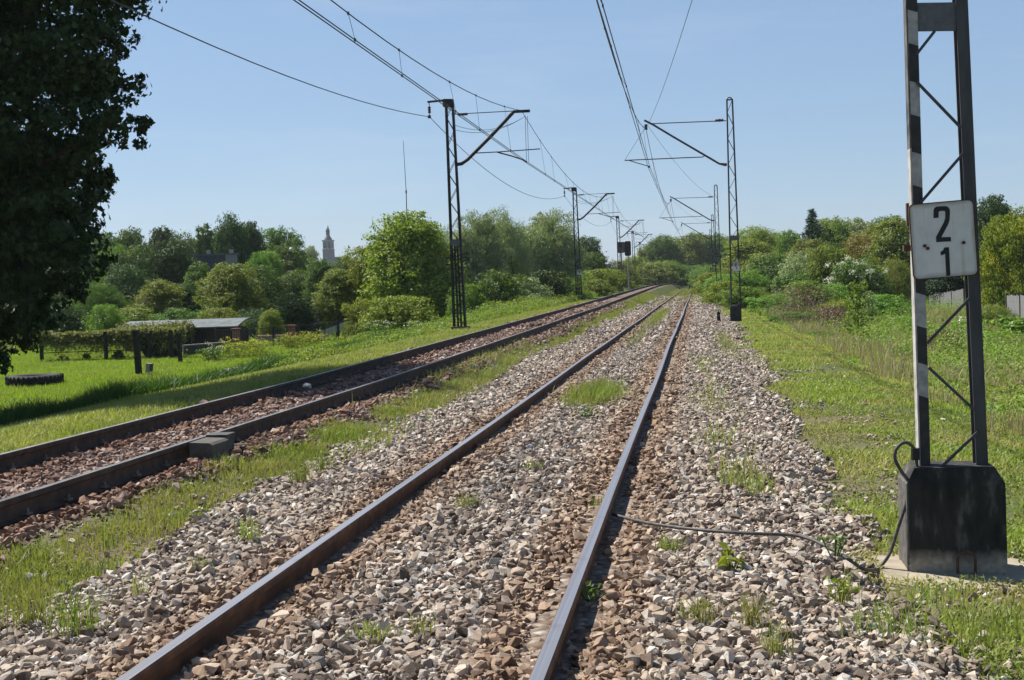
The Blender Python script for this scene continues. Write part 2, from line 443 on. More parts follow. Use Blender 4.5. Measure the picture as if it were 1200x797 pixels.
class MB:
    """collects shapes into ONE mesh, coordinates in its thing's frame"""
    def __init__(s): s.v = []; s.f = []; s.m = []; s.smooth = []

    def add(s, vs, fs, m=0, smooth=False):
        b = len(s.v); s.v += [tuple(v) for v in vs]
        for f in fs: s.f.append([i + b for i in f]); s.m.append(m); s.smooth.append(smooth)

    def box(s, c, d, rot=None, m=0, bev=0.0):
        x, y, z = d[0] / 2, d[1] / 2, d[2] / 2
        b = min(bev, x * .9, y * .9, z * .9)
        if b > 0:
            bm = bmesh.new(); bmesh.ops.create_cube(bm, size=1)
            for v in bm.verts: v.co = Vector((v.co.x * d[0], v.co.y * d[1], v.co.z * d[2]))
            bmesh.ops.bevel(bm, geom=bm.edges[:], offset=b, segments=2, affect='EDGES', profile=.7)
            bm.verts.index_update()
            vs = [v.co.copy() for v in bm.verts]; fs = [[v.index for v in f.verts] for f in bm.faces]; bm.free()
        else:
            vs = [Vector((i, j, k)) for i in (-x, x) for j in (-y, y) for k in (-z, z)]
            fs = [(0, 1, 3, 2), (4, 6, 7, 5), (0, 4, 5, 1), (2, 3, 7, 6), (0, 2, 6, 4), (1, 5, 7, 3)]
        if rot is not None: vs = [rot @ v for v in vs]
        s.add([v + Vector(c) for v in vs], fs, m)

    def bar(s, p, q, w, h=None, up=(0, 1, 0), m=0):
        """rectangular bar from p to q: w across, h along `up`"""
        p = Vector(p); q = Vector(q); h = h or w
        d = (q - p); L = d.length
        if L < 1e-6: return
        d /= L; a = Vector(up); a = a - d * a.dot(d)
        if a.length < 1e-4: a = Vector((1, 0, 0)) - d * d.x
        a.normalize(); b = d.cross(a)
        vs = []
        for e in (p, q):
            for i, j in ((-1, -1), (1, -1), (1, 1), (-1, 1)): vs.append(e + b * (i * w / 2) + a * (j * h / 2))
        s.add(vs, [(0, 1, 2, 3), (7, 6, 5, 4), (0, 4, 5, 1), (1, 5, 6, 2), (2, 6, 7, 3), (3, 7, 4, 0)], m)

    def tube(s, pts, r, seg=8, m=0, cap=True):
        pts = [Vector(p) for p in pts]; n = len(pts)
        rs = r if isinstance(r, (list, tuple)) else [r] * n
        t0 = (pts[1] - pts[0]).normalized()
        a = t0.cross(Vector((0, 0, 1)))
        if a.length < 1e-3: a = t0.cross(Vector((1, 0, 0)))
        a.normalize(); vs = []; fs = []
        for i, p in enumerate(pts):
            t = (pts[min(i + 1, n - 1)] - pts[max(i - 1, 0)])
            t = t.normalized() if t.length > 1e-9 else t0
            a = (a - t * a.dot(t)).normalized(); b = t.cross(a)
            for k in range(seg):
                an = 2 * math.pi * k / seg
                vs.append(p + (a * math.cos(an) + b * math.sin(an)) * rs[i])
        for i in range(n - 1):
            for k in range(seg):
                k2 = (k + 1) % seg
                fs.append((i * seg + k, i * seg + k2, (i + 1) * seg + k2, (i + 1) * seg + k))
        s.add(vs, fs, m, True)
        if cap:
            s.add(vs[:seg], [tuple(range(seg))[::-1]], m); s.add(vs[-seg:], [tuple(range(seg))], m)

    def lathe(s, prof, c=(0, 0, 0), seg=16, m=0, axis='Z'):
        vs = []; fs = []
        for r, z in prof:
            for k in range(seg):
                an = 2 * math.pi * k / seg
                v = (r * math.cos(an), r * math.sin(an), z)
                if axis == 'Y': v = (v[0], z, v[1])
                if axis == 'X': v = (z, v[0], v[1])
                vs.append(Vector(v) + Vector(c))
        for i in range(len(prof) - 1):
            for k in range(seg):
                k2 = (k + 1) % seg; fs.append((i * seg + k, i * seg + k2, (i + 1) * seg + k2, (i + 1) * seg + k))
        s.add(vs, fs, m, True)
        s.add(vs[:seg], [tuple(range(seg))[::-1]], m); s.add(vs[-seg:], [tuple(range(seg))], m)

    def prism(s, poly, y0, y1, m=0):
        """outline in the X-Z plane, extruded along Y"""
        n = len(poly)
        vs = [(x, y0, z) for x, z in poly] + [(x, y1, z) for x, z in poly]
        fs = [tuple(range(n)), tuple(range(2 * n - 1, n - 1, -1))] + [(i, i + n, (i + 1) % n + n, (i + 1) % n) for i in range(n)]
        s.add(vs, fs, m)

    def build(s, name, mats, parent=None):
        me = bpy.data.meshes.new(name); me.from_pydata(s.v, [], s.f)
        me.polygons.foreach_set('material_index', s.m); me.polygons.foreach_set('use_smooth', s.smooth)
        bm = bmesh.new(); bm.from_mesh(me); bmesh.ops.recalc_face_normals(bm, faces=bm.faces[:]); bm.to_mesh(me); bm.free()
        me.update()
        return link_mesh(name, me, mats, parent)


def np_mesh(name, verts, tris, smooth=False):
    me = bpy.data.meshes.new(name); nv = len(verts); nf = len(tris); k = tris.shape[1]
    me.vertices.add(nv); me.vertices.foreach_set('co', np.ascontiguousarray(verts, np.float32).ravel())
    me.loops.add(nf * k); me.loops.foreach_set('vertex_index', np.ascontiguousarray(tris, np.int32).ravel())
    me.polygons.add(nf); me.polygons.foreach_set('loop_start', np.arange(0, nf * k, k, dtype=np.int32))
    me.polygons.foreach_set('loop_total', np.full(nf, k, np.int32))
    me.polygons.foreach_set('use_smooth', np.full(nf, bool(smooth)))
    me.update(calc_edges=True); return me


# ------------------------------------------------------------------ leaves and blades
LEAF = np.array([(0, 0, 0), (.36, .42, .10), (0, 1, -.04), (-.36, .42, .10)])
LEAF_F = np.array([(0, 1, 2), (0, 2, 3)])
NARROW = LEAF * np.array([.45, 1.25, 1.0])
LOBED = np.array([(0, 0, 0), (.30, .16, .06), (.62, .42, .0), (.27, .46, .05), (.24, .66, .03), (0, 1.05, -.06),
                  (-.24, .66, .03), (-.27, .46, .05), (-.62, .42, .0), (-.30, .16, .06)])
LOBED_F = np.array([(0, 1, 3), (1, 2, 3), (0, 3, 4), (0, 4, 5), (0, 5, 6), (0, 6, 7), (0, 7, 9), (7, 8, 9)])


def frames(nrm, rng):
    """random frames whose third axis is nrm"""
    nrm = nrm / np.linalg.norm(nrm, axis=1, keepdims=True)
    t = rng.normal(size=nrm.shape); t -= nrm * (t * nrm).sum(1, keepdims=True); t /= np.linalg.norm(t, axis=1, keepdims=True)
    return np.cross(t, nrm), t, nrm


def leaves(pts, nrm, size, rng, shape=LEAF, faces=LEAF_F, droop=None, name='crown'):
    n = len(pts); a, t, c = frames(nrm, rng)
    if droop is not None:
        t = t * (1 - droop) + np.array([0, 0, -1.0]) * droop; t /= np.linalg.norm(t, axis=1, keepdims=True)
        a = np.cross(t, c); a /= np.linalg.norm(a, axis=1, keepdims=True) + 1e-9; c = np.cross(a, t)
    s = size * rng.uniform(.6, 1.3, n)[:, None, None]
    v = pts[:, None, :] + s * (shape[None, :, 0:1] * a[:, None, :] + shape[None, :, 1:2] * t[:, None, :] + shape[None, :, 2:3] * c[:, None, :])
    k = len(shape)
    f = faces[None] + (np.arange(n) * k)[:, None, None]
    return v.reshape(-1, 3), f.reshape(-1, 3)


def crown_cloud(lobes, n, rng, clump=.26, per=26, inner=.35, up=.5, stray=.10):
    """points and outward normals of leaves gathered in twig clumps on and in a set of ellipsoid lobes (x,y,z,rx,ry,rz)"""
    L = np.array(lobes, float); w = (L[:, 3] * L[:, 4] + L[:, 4] * L[:, 5] + L[:, 3] * L[:, 5]); w /= w.sum()
    K = max(8, n // per)
    li = rng.choice(len(L), K, p=w)
    d = rng.normal(size=(K, 3)); d /= np.linalg.norm(d, axis=1, keepdims=True)
    rad = 1 - np.abs(rng.normal(0, inner, K)); rad = np.clip(rad, .05, 1.06) * np.where(rng.uniform(0, 1, K) < stray, rng.uniform(1.05, 1.3, K), 1.0)
    c = L[li, :3] + d * L[li, 3:6] * rad[:, None]
    cr = L[li, 3:6].mean(1) * clump * rng.uniform(.6, 1.4, K)
    m = rng.poisson(per * np.clip(cr / cr.mean(), .5, 2.2) ** 1.3)
    idx = np.repeat(np.arange(K), m)
    off = np.clip(rng.normal(size=(len(idx), 3)) * .55, -1.05, 1.05); off[:, 2] *= .6
    off += d[idx] * .1
    p = c[idx] + off * cr[idx][:, None]
    nrm = d[idx] * .35 + off * .8 + rng.normal(size=p.shape) * .38 + np.array([0, 0, up * .5])
    return p, nrm


def limb_tubes(mb, base, lobes, r0, rng, frac=.45):
    """tapered trunk with limbs that reach into the lobes"""
    L = sorted(lobes, key=lambda q: q[2]); top = Vector(L[-1][:3])
    fork = Vector((base[0], base[1], base[2] + (top.z - base[2]) * frac))
    ax = [Vector(base), Vector(base).lerp(fork, .5) + Vector((rng.normal() * .06, rng.normal() * .06, 0)), fork, fork.lerp(top, .5) + Vector((rng.normal() * .15, rng.normal() * .15, 0)), top]
    mb.tube(ax, [r0 * 1.25, r0, r0 * .8, r0 * .45, r0 * .12], 8)
    for q in lobes[:14]:
        e = Vector(q[:3]); t = rng.uniform(.35, .9)
        s = ax[1].lerp(ax[2], t) if e.z < fork.z * 1.5 else ax[2].lerp(ax[3], t * .8)
        mid = s.lerp(e, .5) + Vector((0, 0, .12 * (e - s).length))
        mb.tube([s, mid, e], [r0 * .4, r0 * .25, r0 * .06], 6)


def lobes_round(w, h, z0, n, rng, bulge=.42, flat=1.0):
    out = []; off = rng.normal(0, w * .05, 2)
    for k in range(n):
        t = (k + .5) / n; ph = k * 2.4 + rng.uniform(-.4, .4)
        z = z0 + (h - z0) * (.10 + .78 * t)
        env = math.sqrt(max(.05, 1 - (2 * (t - .42)) ** 2 * .82)) * flat
        rr = w / 2 * env * rng.uniform(.35, .72)
        r = w / 2 * bulge * rng.uniform(.75, 1.2)
        rz = min(r * rng.uniform(.7, .95), (h - z0) * .3)
        z = min(z, h - rz)
        out.append((rr * math.cos(ph) + off[0], rr * math.sin(ph) + off[1], z, r * rng.uniform(.8, 1.25), r, rz))
    out.append((0, 0, z0 + (h - z0) * .5, w * .3, w * .3, (h - z0) * .36))
    return out


PROTO = {}


def make_proto(key, w, h, z0, nl, nleaf, size, seed, shape='leaf', bulge=.42, r0=.16, droop=None, clump=.26, inner=.3, flat=1.0, per=26):
    rng = np.random.default_rng(seed)
    lobes = lobes_round(w, h, z0, nl, rng, bulge, flat)
    p, nrm = crown_cloud(lobes, nleaf, rng, clump, per, inner)
    keep = p[:, 2] > .05
    p, nrm = p[keep], nrm[keep]
    sh, fc = {'leaf': (LEAF, LEAF_F), 'narrow': (NARROW, LEAF_F), 'lobed': (LOBED, LOBED_F)}[shape]
    v, f = leaves(p, nrm, size, rng, sh, fc, droop)
    me = np_mesh('crown_' + key, v, f); me.materials.append(G['mid'])
    mb = MB(); limb_tubes(mb, (0, 0, -.25), lobes, r0, rng)
    t = bpy.data.meshes.new('trunk_' + key); t.from_pydata(mb.v, [], mb.f); t.polygons.foreach_set('use_smooth', mb.smooth); t.materials.append(M['bark'])
    rad = np.hypot(p[:, 0], p[:, 1])
    PROTO[key] = (me, t, 2 * float(np.percentile(rad, 96)), float(np.percentile(p[:, 2], 99.6)))


make_proto('round_a', 7, 8, .2, 20, 34000, .19, 11)
make_proto('round_b', 7, 8, .1, 24, 34000, .18, 12, bulge=.36)
make_proto('round_c', 7, 8, .3, 18, 32000, .20, 13, bulge=.46, inner=.22)
make_proto('upright_a', 5, 9, .2, 19, 26000, .18, 14, bulge=.44)
make_proto('upright_b', 5, 9, .1, 20, 26000, .18, 15, bulge=.4)
make_proto('willow', 6.5, 8, .5, 18, 30000, .19, 16, shape='narrow', bulge=.36, droop=.45, per=36, clump=.3)
make_proto('willow_b', 6.5, 8, .4, 16, 30000, .18, 26, shape='narrow', bulge=.4, droop=.3, per=36, clump=.3)
make_proto('bush_a', 4, 3, .05, 13, 13000, .13, 17, bulge=.45, r0=.06)
make_proto('bush_b', 4, 3, .05, 15, 13000, .12, 18, bulge=.4, r0=.06)
make_proto('weep', 6, 7, .3, 15, 20000, .18, 19, bulge=.42, droop=.6)


def spruce_proto():
    rng = np.random.default_rng(31); P = []; Nn = []
    h = 10.0
    for k in range(34):
        t = k / 33; z = .8 + t * (h - 1.0); rad = (1 - t) ** .8 * 1.9 + .12
        for b in range(int(9 - 4 * t)):
            an = rng.uniform(0, 2 * math.pi); L = rad * rng.uniform(.7, 1.12)
            m = int(70 * L) + 12; s = rng.uniform(.1, 1, m) ** .7
            x = np.stack([math.cos(an) * L * s, math.sin(an) * L * s, z - .28 * L * s + .14 * L * s * s], 1) + rng.normal(size=(m, 3)) * (.06, .06, .07)
            P.append(x); Nn.append(rng.normal(size=(m, 3)) * .5 + (math.cos(an) * .4, math.sin(an) * .4, .7))
    p = np.concatenate(P); n = np.concatenate(Nn)
    v, f = leaves(p, n, .2, rng, NARROW)
    me = np_mesh('crown_spruce', v, f); me.materials.append(G['spruce'])
    mb = MB(); mb.tube([(0, 0, -.2), (0, 0, 5), (0, 0, 9.7)], [.2, .12, .02], 8)
    t = bpy.data.meshes.new('trunk_spruce'); t.from_pydata(mb.v, [], mb.f); t.materials.append(M['bark'])
    PROTO['spruce'] = (me, t, 3.9, 10.0)


spruce_proto()


def tree(key, px, Y, top, wpx, g, label, name='tree', cat='tree', group=None, base_py=None, sink=0.0, rz=None):
    """a tree rooted on the terrain at track distance Y; top = picture row of its tip, wpx = picture width of its crown"""
    me, tr, w, h = PROTO[key]
    a = at(px, 345, Y); gz = Hf(a.x, Y) - sink
    b = at(px, top, Y); hh = b.z - gz; ww = wpx * Y / F_PX * 1.28
    X = at(px, (top + 345) / 2, Y).x
    root = empty(name, (X, Y, gz), label, cat, group, random.uniform(0, 6.28) if rz is None else rz)
    root.scale = (ww / w, ww / w, hh / h)
    for nm, msh, mt in (('crown', me, G[g]), ('trunk', tr, M['bark'])):
        o = bpy.data.objects.new(nm, msh); COL.objects.link(o); o.parent = root
        o.material_slots[0].link = 'OBJECT'; o.material_slots[0].material = mt
    return root


# ------------------------------------------------------------------ the setting: ground sheet and ballast beds
def grid_sheet(name, xs, ys, zf, mats, **kw):
    Xg, Yg = np.meshgrid(xs, ys); Z = zf(Xg, Yg)
    v = np.stack([Xg, Yg, Z], -1).reshape(-1, 3); nx, ny = len(xs), len(ys)
    i = np.arange(nx * ny).reshape(ny, nx)
    f = np.stack([i[:-1, :-1], i[:-1, 1:], i[1:, 1:], i[1:, :-1]], -1).reshape(-1, 4)
    o = link_mesh(name, np_mesh(name, v, f, True), mats); tag(o, **kw); return o


gx = np.unique(np.concatenate([np.array([-800, -500]), np.linspace(-400, -30, 40), np.linspace(-30, -13.2, 34), np.linspace(-13.2, 8, 90), np.linspace(8, 40, 50), np.linspace(40, 400, 30), [600, 800], XS]))
gy = np.unique(np.concatenate([[-60, -30], np.linspace(-15, 60, 180), np.linspace(60, 260, 120), np.linspace(260, 700, 30), [900, 1150]]))
grid_sheet('ground', gx, gy, H, M['ground'], label='grassy ground falling away on both sides of the railway', kind='structure')

by = np.concatenate([np.linspace(-8, 60, 300), np.linspace(60.5, 232, 240)])


def bed(name, x0f, x1f, m, label, lift):
    nx = 24; V = []
    t = np.linspace(0, 1, nx)[None, :]
    a = x0f(by)[:, None]; b = x1f(by)[:, None]
    X = a + (b - a) * t; Y = np.broadcast_to(by[:, None], X.shape)
    edge = np.minimum(t, 1 - t) * nx
    Z = H(X, Y) + np.clip(edge / 1.5, 0, 1) * (lift + .03) - .03
    v = np.stack([X, Y, Z], -1).reshape(-1, 3); i = np.arange(len(by) * nx).reshape(len(by), nx)
    f = np.stack([i[:-1, :-1], i[:-1, 1:], i[1:, 1:], i[1:, :-1]], -1).reshape(-1, 4)
    o = link_mesh(name, np_mesh(name, v, f, True), m); tag(o, label, None, None, 'structure')


def rb_right(y): return np.interp(y, [-10, 6, 9, 14, 24, 50, 90, 150, 240], [1.15, 1.05, .92, 1.02, 1.25, 1.55, 1.0, .3, .0]) + (vnoise(y, 0, 1.3, 5) - .5) * .5
def rb_left(y): return -3.62 + (vnoise(y, 0, 1.5, 6) - .5) * .45 + sstep(30, 120, y) * .35
def lb_right(y): return ltx(y) + 1.30 + (vnoise(y, 0, 1.2, 8) - .5) * .35
def lb_left(y): return ltx(y) - 1.30 + (vnoise(y, 0, 1.6, 9) - .5) * .25


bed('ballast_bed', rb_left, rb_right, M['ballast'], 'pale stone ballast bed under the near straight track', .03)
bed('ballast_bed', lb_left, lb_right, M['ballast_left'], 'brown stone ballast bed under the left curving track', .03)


# ------------------------------------------------------------------ ballast stones
def stone_protos(n, rng):
    out = []
    for _ in range(n):
        bm = bmesh.new(); k = rng.integers(11, 17)
        p = rng.uniform(-1, 1, (k, 3)); p /= (np.abs(p) ** 3.0).sum(1, keepdims=True) ** (1 / 3.0); p *= rng.uniform(.84, 1.04, (k, 1))
        sh_ = rng.normal(0, .18, 2); p[:, 0] += p[:, 2] * sh_[0]; p[:, 1] += p[:, 0] * sh_[1]
        p *= np.array([1.0, rng.uniform(.55, .9), rng.uniform(.42, .78)]) * .46
        vs = [bm.verts.new(q) for q in p]
        r = bmesh.ops.convex_hull(bm, input=vs)
        bmesh.ops.delete(bm, geom=[e for e in r['geom_interior'] if isinstance(e, bmesh.types.BMVert)] , context='VERTS')
        bmesh.ops.triangulate(bm, faces=bm.faces[:]); bm.verts.index_update()
        v = np.array([q.co for q in bm.verts]); f = np.array([[q.index for q in t.verts] for t in bm.faces]); bm.free()
        out.append((v, f))
    return out


SP = stone_protos(90, np.random.default_rng(3))


def stones(name, pts, size, rng, m, label):
    """one pile of loose stones: pts (n,3), size (n,)"""
    n = len(pts); which = rng.integers(0, len(SP), n); V = []; Fc = []; b = 0
    tilt = rng.normal(0, .42, (n, 2)); yaw = rng.uniform(0, 2 * math.pi, n)
    for k, (pv, pf) in enumerate(SP):
        ix = np.nonzero(which == k)[0]
        if not len(ix): continue
        c, s = np.cos(yaw[ix]), np.sin(yaw[ix]); a, e = tilt[ix, 0], tilt[ix, 1]
        z0 = np.zeros_like(c); o1 = np.ones_like(c)
        Rz = np.array([[c, -s, z0], [s, c, z0], [z0, z0, o1]]).transpose(2, 0, 1)
        Rx = np.array([[o1, z0, z0], [z0, np.cos(a), -np.sin(a)], [z0, np.sin(a), np.cos(a)]]).transpose(2, 0, 1)
        Ry = np.array([[np.cos(e), z0, np.sin(e)], [z0, o1, z0], [-np.sin(e), z0, np.cos(e)]]).transpose(2, 0, 1)
        Rm = Rx @ Ry @ Rz
        v = np.einsum('nij,kj->nki', Rm, pv) * size[ix][:, None, None] + pts[ix][:, None, :]
        f = pf[None] + (b + np.arange(len(ix)) * len(pv))[:, None, None]
        V.append(v.reshape(-1, 3)); Fc.append(f.reshape(-1, 3)); b += len(ix) * len(pv)
    o = link_mesh(name, np_mesh(name, np.concatenate(V), np.concatenate(Fc)), m); tag(o, label, None, None, 'stuff'); return o


def scatter(x0, x1, y0, y1, spacing, rng):
    nx = max(1, int((x1 - x0) / spacing)); ny = max(1, int((y1 - y0) / spacing))
    X, Y = np.meshgrid(np.arange(nx) + .5, np.arange(ny) + .5)
    X = x0 + (X + rng.uniform(-.5, .5, X.shape)) * (x1 - x0) / nx; Y = y0 + (Y + rng.uniform(-.5, .5, Y.shape)) * (y1 - y0) / ny
    return X.ravel(), Y.ravel()


def rail_gap(x, rails):
    k = np.ones_like(x)
    for r in rails: k = np.minimum(k, np.abs(x - r))
    return k


def stone_set(x0f, x1f, rails, zones, rng, name, m, label, gap=.036, spread=.35):
    P = []; S = []
    for (y0, y1, sp, size, layers) in zones:
        for l in range(layers):
            x, y = scatter(-9, 3, y0, y1, sp * (1 if l == 0 else 1.35), rng)
            a = x0f(y); b = x1f(y)
            d = np.minimum(x - a, b - x)
            keep = rng.uniform(0, 1, len(x)) < np.clip(d / spread + .55, 0, 1)
            rr = rails(y) if callable(rails) else rails
            rd = np.minimum(np.abs(x - rr[0]), np.abs(x - rr[1]))
            keep &= rd > gap
            x, y, rd = x[keep], y[keep], rd[keep]
            s = size * np.clip(rng.lognormal(-.05, .42, len(x)), .4, 2.3)
            low = np.clip(1 - rd / .20, 0, 1) * .06
            z = H(x, y) + .03 + s * .12 + l * size * .34 - low + rng.normal(0, .006, len(x)) + (vnoise(x, y, .6, 12) - .5) * .05
            P.append(np.stack([x, y, z], 1)); S.append(s)
    return stones(name, np.concatenate(P), np.concatenate(S), rng, m, label)


RR, RL = -.66, -2.29
stone_set(rb_left, rb_right, (RR, RL), [(3.4, 9, .030, .048, 2), (9, 17, .035, .050, 2), (17, 34, .046, .056, 1), (34, 70, .082, .08, 1), (70, 130, .15, .11, 1)],
          np.random.default_rng(41), 'ballast_stones', M['stone'], 'loose pale and brown ballast stones around the near track')
stone_set(lb_left, lb_right, lambda y: (ltx(y) + .77, ltx(y) - .77), [(6, 17, .050, .058, 2), (17, 40, .07, .072, 1), (40, 80, .12, .11, 1)],
          np.random.default_rng(42), 'ballast_stones', M['stone_left'], 'small reddish brown ballast stones on the left track')
# stones that have rolled into the grass
rg = np.random.default_rng(43)
x1, y1 = scatter(.9, 3.4, 4, 30, .10, rg); k = rg.uniform(0, 1, len(x1)) < np.clip(1.15 - (x1 - .9) * .62, .06, 1) * (vnoise(x1, y1, .7, 21) > .5)
x2, y2 = scatter(-4.75, -3.4, 5, 34, .075, rg); k2 = rg.uniform(0, 1, len(x2)) < .12 + .8 * (vnoise(x2, y2, .5, 22) > .6)
xx = np.concatenate([x1[k], x2[k2]]); yy = np.concatenate([y1[k], y2[k2]]); ss = .048 * np.clip(rg.lognormal(0, .4, len(xx)), .4, 2)
stones('ballast_stones', np.stack([xx, yy, H(xx, yy) + ss * .15], 1), ss, rg, M['stone'], 'stray pale stones lying in the grass beside the ballast')


# ------------------------------------------------------------------ grass and ground cover
def blades(name, x, y, h, rng, m, label, lean=.35, width=.012, zoff=0.0):
    """thin bent blades of grass, two triangles each"""
    n = len(x); z = H(x, y) + zoff; an = rng.uniform(0, 2 * math.pi, n)
    hh = h * rng.uniform(.5, 1.35, n); w = width * rng.uniform(.7, 1.5, n)
    le = np.abs(rng.normal(0, lean, n)) * hh; ld = rng.uniform(0, 2 * math.pi, n)
    cx, sx = np.cos(an) * w, np.sin(an) * w
    p0 = np.stack([x - cx, y - sx, z], 1); p1 = np.stack([x + cx, y + sx, z], 1)
    mx, my = x + np.cos(ld) * le * .3, y + np.sin(ld) * le * .3
    p2 = np.stack([mx + cx * .7, my + sx * .7, z + hh * .55], 1); p3 = np.stack([mx - cx * .7, my - sx * .7, z + hh * .55], 1)
    p4 = np.stack([x + np.cos(ld) * le, y + np.sin(ld) * le, z + hh * .95], 1)
    v = np.stack([p0, p1, p2, p3, p4], 1).reshape(-1, 3)
    f = (np.array([(0, 1, 2), (0, 2, 3), (3, 2, 4)])[None] + (np.arange(n) * 5)[:, None, None]).reshape(-1, 3)
    o = link_mesh(name, np_mesh(name, v, f), m); tag(o, label, None, None, 'stuff'); return o


def pick(x0, x1, y0, y1, n, rng, power=1.6):
    """random spots, denser near the camera"""
    t = rng.uniform(0, 1, n) ** power
    return rng.uniform(x0, x1, n), y0 + (y1 - y0) * t


rg = np.random.default_rng(51)
# lawn
x, y = pick(-34, -11.6, 22, 62, 330000, rg, 1.2)
k = x > -y * .66 - 2
x, y = x[k], y[k]
blades('lawn_grass', x, y, .06 + .10 * vnoise(x, y, 1.7, 31) ** 2 + .06 * (rg.uniform(0, 1, len(x)) < .05), rg, G['lawn'], 'bright green lawn grass around the lying tyre', .5, .010)
# dry verge beside the left track
x, y = pick(-12.4, -6.9, 9, 90, 230000, rg, 1.7)
k = (vnoise(x, y, .8, 32) + rg.uniform(-.2, .2, len(x)) > .28) & (x < ltx(y) - 1.15 - rg.uniform(0, .3, len(x)))
x, y = x[k], y[k]
blades('verge_grass', x, y, .05 + .07 * vnoise(x, y, 1.1, 33), rg, G['verge'], 'dry yellowish short grass along the left track', .6, .007)
# strip between the tracks
x, y = pick(-4.85, -3.1, 5, 120, 210000, rg, 2.1)
c = -4.08 + .25 * (vnoise(y, 0, 2.0, 34) - .5) + .15 * sstep(20, 60, y); wd = .26 + .20 * vnoise(y, 3, 1.4, 35) + .35 * sstep(25, 80, y)
k = (np.abs(x - c) < wd * rg.uniform(.4, 1.3, len(x))) & (vnoise(x, y, .35, 36) * .6 + vnoise(x, y, 1.1, 66) * .4 + rg.uniform(-.25, .25, len(x)) > .27)
x, y = x[k], y[k]
blades('strip_grass', x, y, .035 + .11 * vnoise(x, y, .5, 37) ** 1.6, rg, G['strip'], 'yellow green grass strip growing between the two tracks', .6, .0042)
# right verge
x, y = pick(.75, 9.5, 4.6, 75, 520000, rg, 1.9)
e = rb_right(y)
k = (x > e - .28 + rg.uniform(-.12, .6, len(x))) & (vnoise(x, y, .55, 38) * .6 + vnoise(x, y, 2.2, 39) * .4 + rg.uniform(-.25, .25, len(x)) > .44)
k &= ~((np.abs(x - 1.5) < .45) & (np.abs(y - 8.0) < .32))
x, y = x[k], y[k]
blades('verge_grass', x, y, .020 + .075 * vnoise(x, y, .8, 40) ** 1.9 + .07 * sstep(2.8, 5, x) + .05 * sstep(12, 30, y) * vnoise(x, y, .6, 71), rg, G['right'], 'patchy green grass verge right of the ballast', .8, .0038 + .00022 * y)
# far fields
x, y = pick(-60, 60, 60, 210, 90000, rg, 1.2)
k = (np.abs(x + 2.6) > 5.5) & (np.abs(x) < y * .55 + 4)
x, y = x[k], y[k]
blades('meadow_grass', x, y, .22 + .2 * vnoise(x, y, 3, 41), rg, G['weed'], 'rough meadow grass around the distant trees', .5, .045)
# between the rails far away
x, y = pick(-3.3, 1.2, 90, 230, 26000, rg, 1.0)
k = (vnoise(x, y / 4, .8, 42) > .45 - .25 * sstep(90, 200, y)) & (np.abs(x - RR) > .1) & (np.abs(x - RL) > .1)
x, y = x[k], y[k]
blades('track_grass', x, y, .12 + .0 * x, rg, G['strip'], 'thin grass overgrowing the far end of the straight track', .5, .03)
# tufts of grass standing in the ballast
P = []
for (px, py, rx, ry, n) in [(697, 465, .36, 1.6, 2600), (772, 372, .30, 14, 3600), (835, 470, .3, 2.5, 150), (826, 430, .3, 3.5, 150), (845, 520, .25, 1.2, 90),
                            (520, 470, .3, 3.0, 220), (440, 520, .25, 1.6, 220), (870, 560, .22, .8, 160), (850, 400, .35, 7, 500), (560, 430, .3, 6, 500), (750, 395, .2, 6, 300)]:
    q = on_z(px, py, -.12)
    P.append(np.stack([q.x + rg.normal(0, rx * .5, n), q.y + rg.normal(0, ry * .5, n)], 1))
P = np.concatenate(P)
P = P[(np.abs(P[:, 0] - RR) > .07) & (np.abs(P[:, 0] - RL) > .07)]
blades('ballast_grass', P[:, 0], P[:, 1], .10 + .10 * rg.uniform(0, 1, len(P)) ** 2, rg, G['strip'], 'grass patches sprouting through the ballast of the near track', .5, .0048, .05)


def weeds(name, x, y, h, rng, g, label, size=.075, up=.3):
    """leafy ground cover: leaves at every height below h"""
    n = len(x); t = rng.uniform(0, 1, n) ** .8
    z = H(x, y) + h * t
    nrm = rng.normal(size=(n, 3)) * .7 + (0, 0, up + .4)
    v, f = leaves(np.stack([x, y, z], 1), nrm, 1.0, rng) if False else leaves(np.stack([x, y, z], 1), nrm, size, rng)
    o = link_mesh(name, np_mesh(name, v, f), g); tag(o, label, None, None, 'stuff'); return o


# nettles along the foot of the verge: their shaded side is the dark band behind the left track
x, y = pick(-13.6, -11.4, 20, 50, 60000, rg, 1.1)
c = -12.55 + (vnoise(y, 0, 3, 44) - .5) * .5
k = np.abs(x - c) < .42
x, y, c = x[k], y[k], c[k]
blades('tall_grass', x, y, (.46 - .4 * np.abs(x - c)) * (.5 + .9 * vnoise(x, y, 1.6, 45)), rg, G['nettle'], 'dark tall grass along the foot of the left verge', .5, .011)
# tall yellow-green weeds on the left bank
x, y = pick(-19, -7.6, 36, 120, 210000, rg, 1.35)
near = np.interp(y, [36, 42, 50, 70, 120], [-11.8, -9.4, -8.9, -8.3, -8.0]); farx = np.interp(y, [36, 42, 52, 75, 120], [-12.8, -14.5, -15.5, -16, -18])
k = (x < near + (vnoise(x, y, 1.1, 46) - .5) * .8) & (x > farx)
x, y = x[k], y[k]
hh = (.22 + (.34 + .7 * sstep(48, 60, y)) * vnoise(x, y, 1.8, 47) * np.clip((near[k] - x) / 1.6 + .25, 0, 1))
weeds('tall_weeds', x, y, hh, rg, G['weed'], 'tall green weeds on the bank between left track and garden', .085)
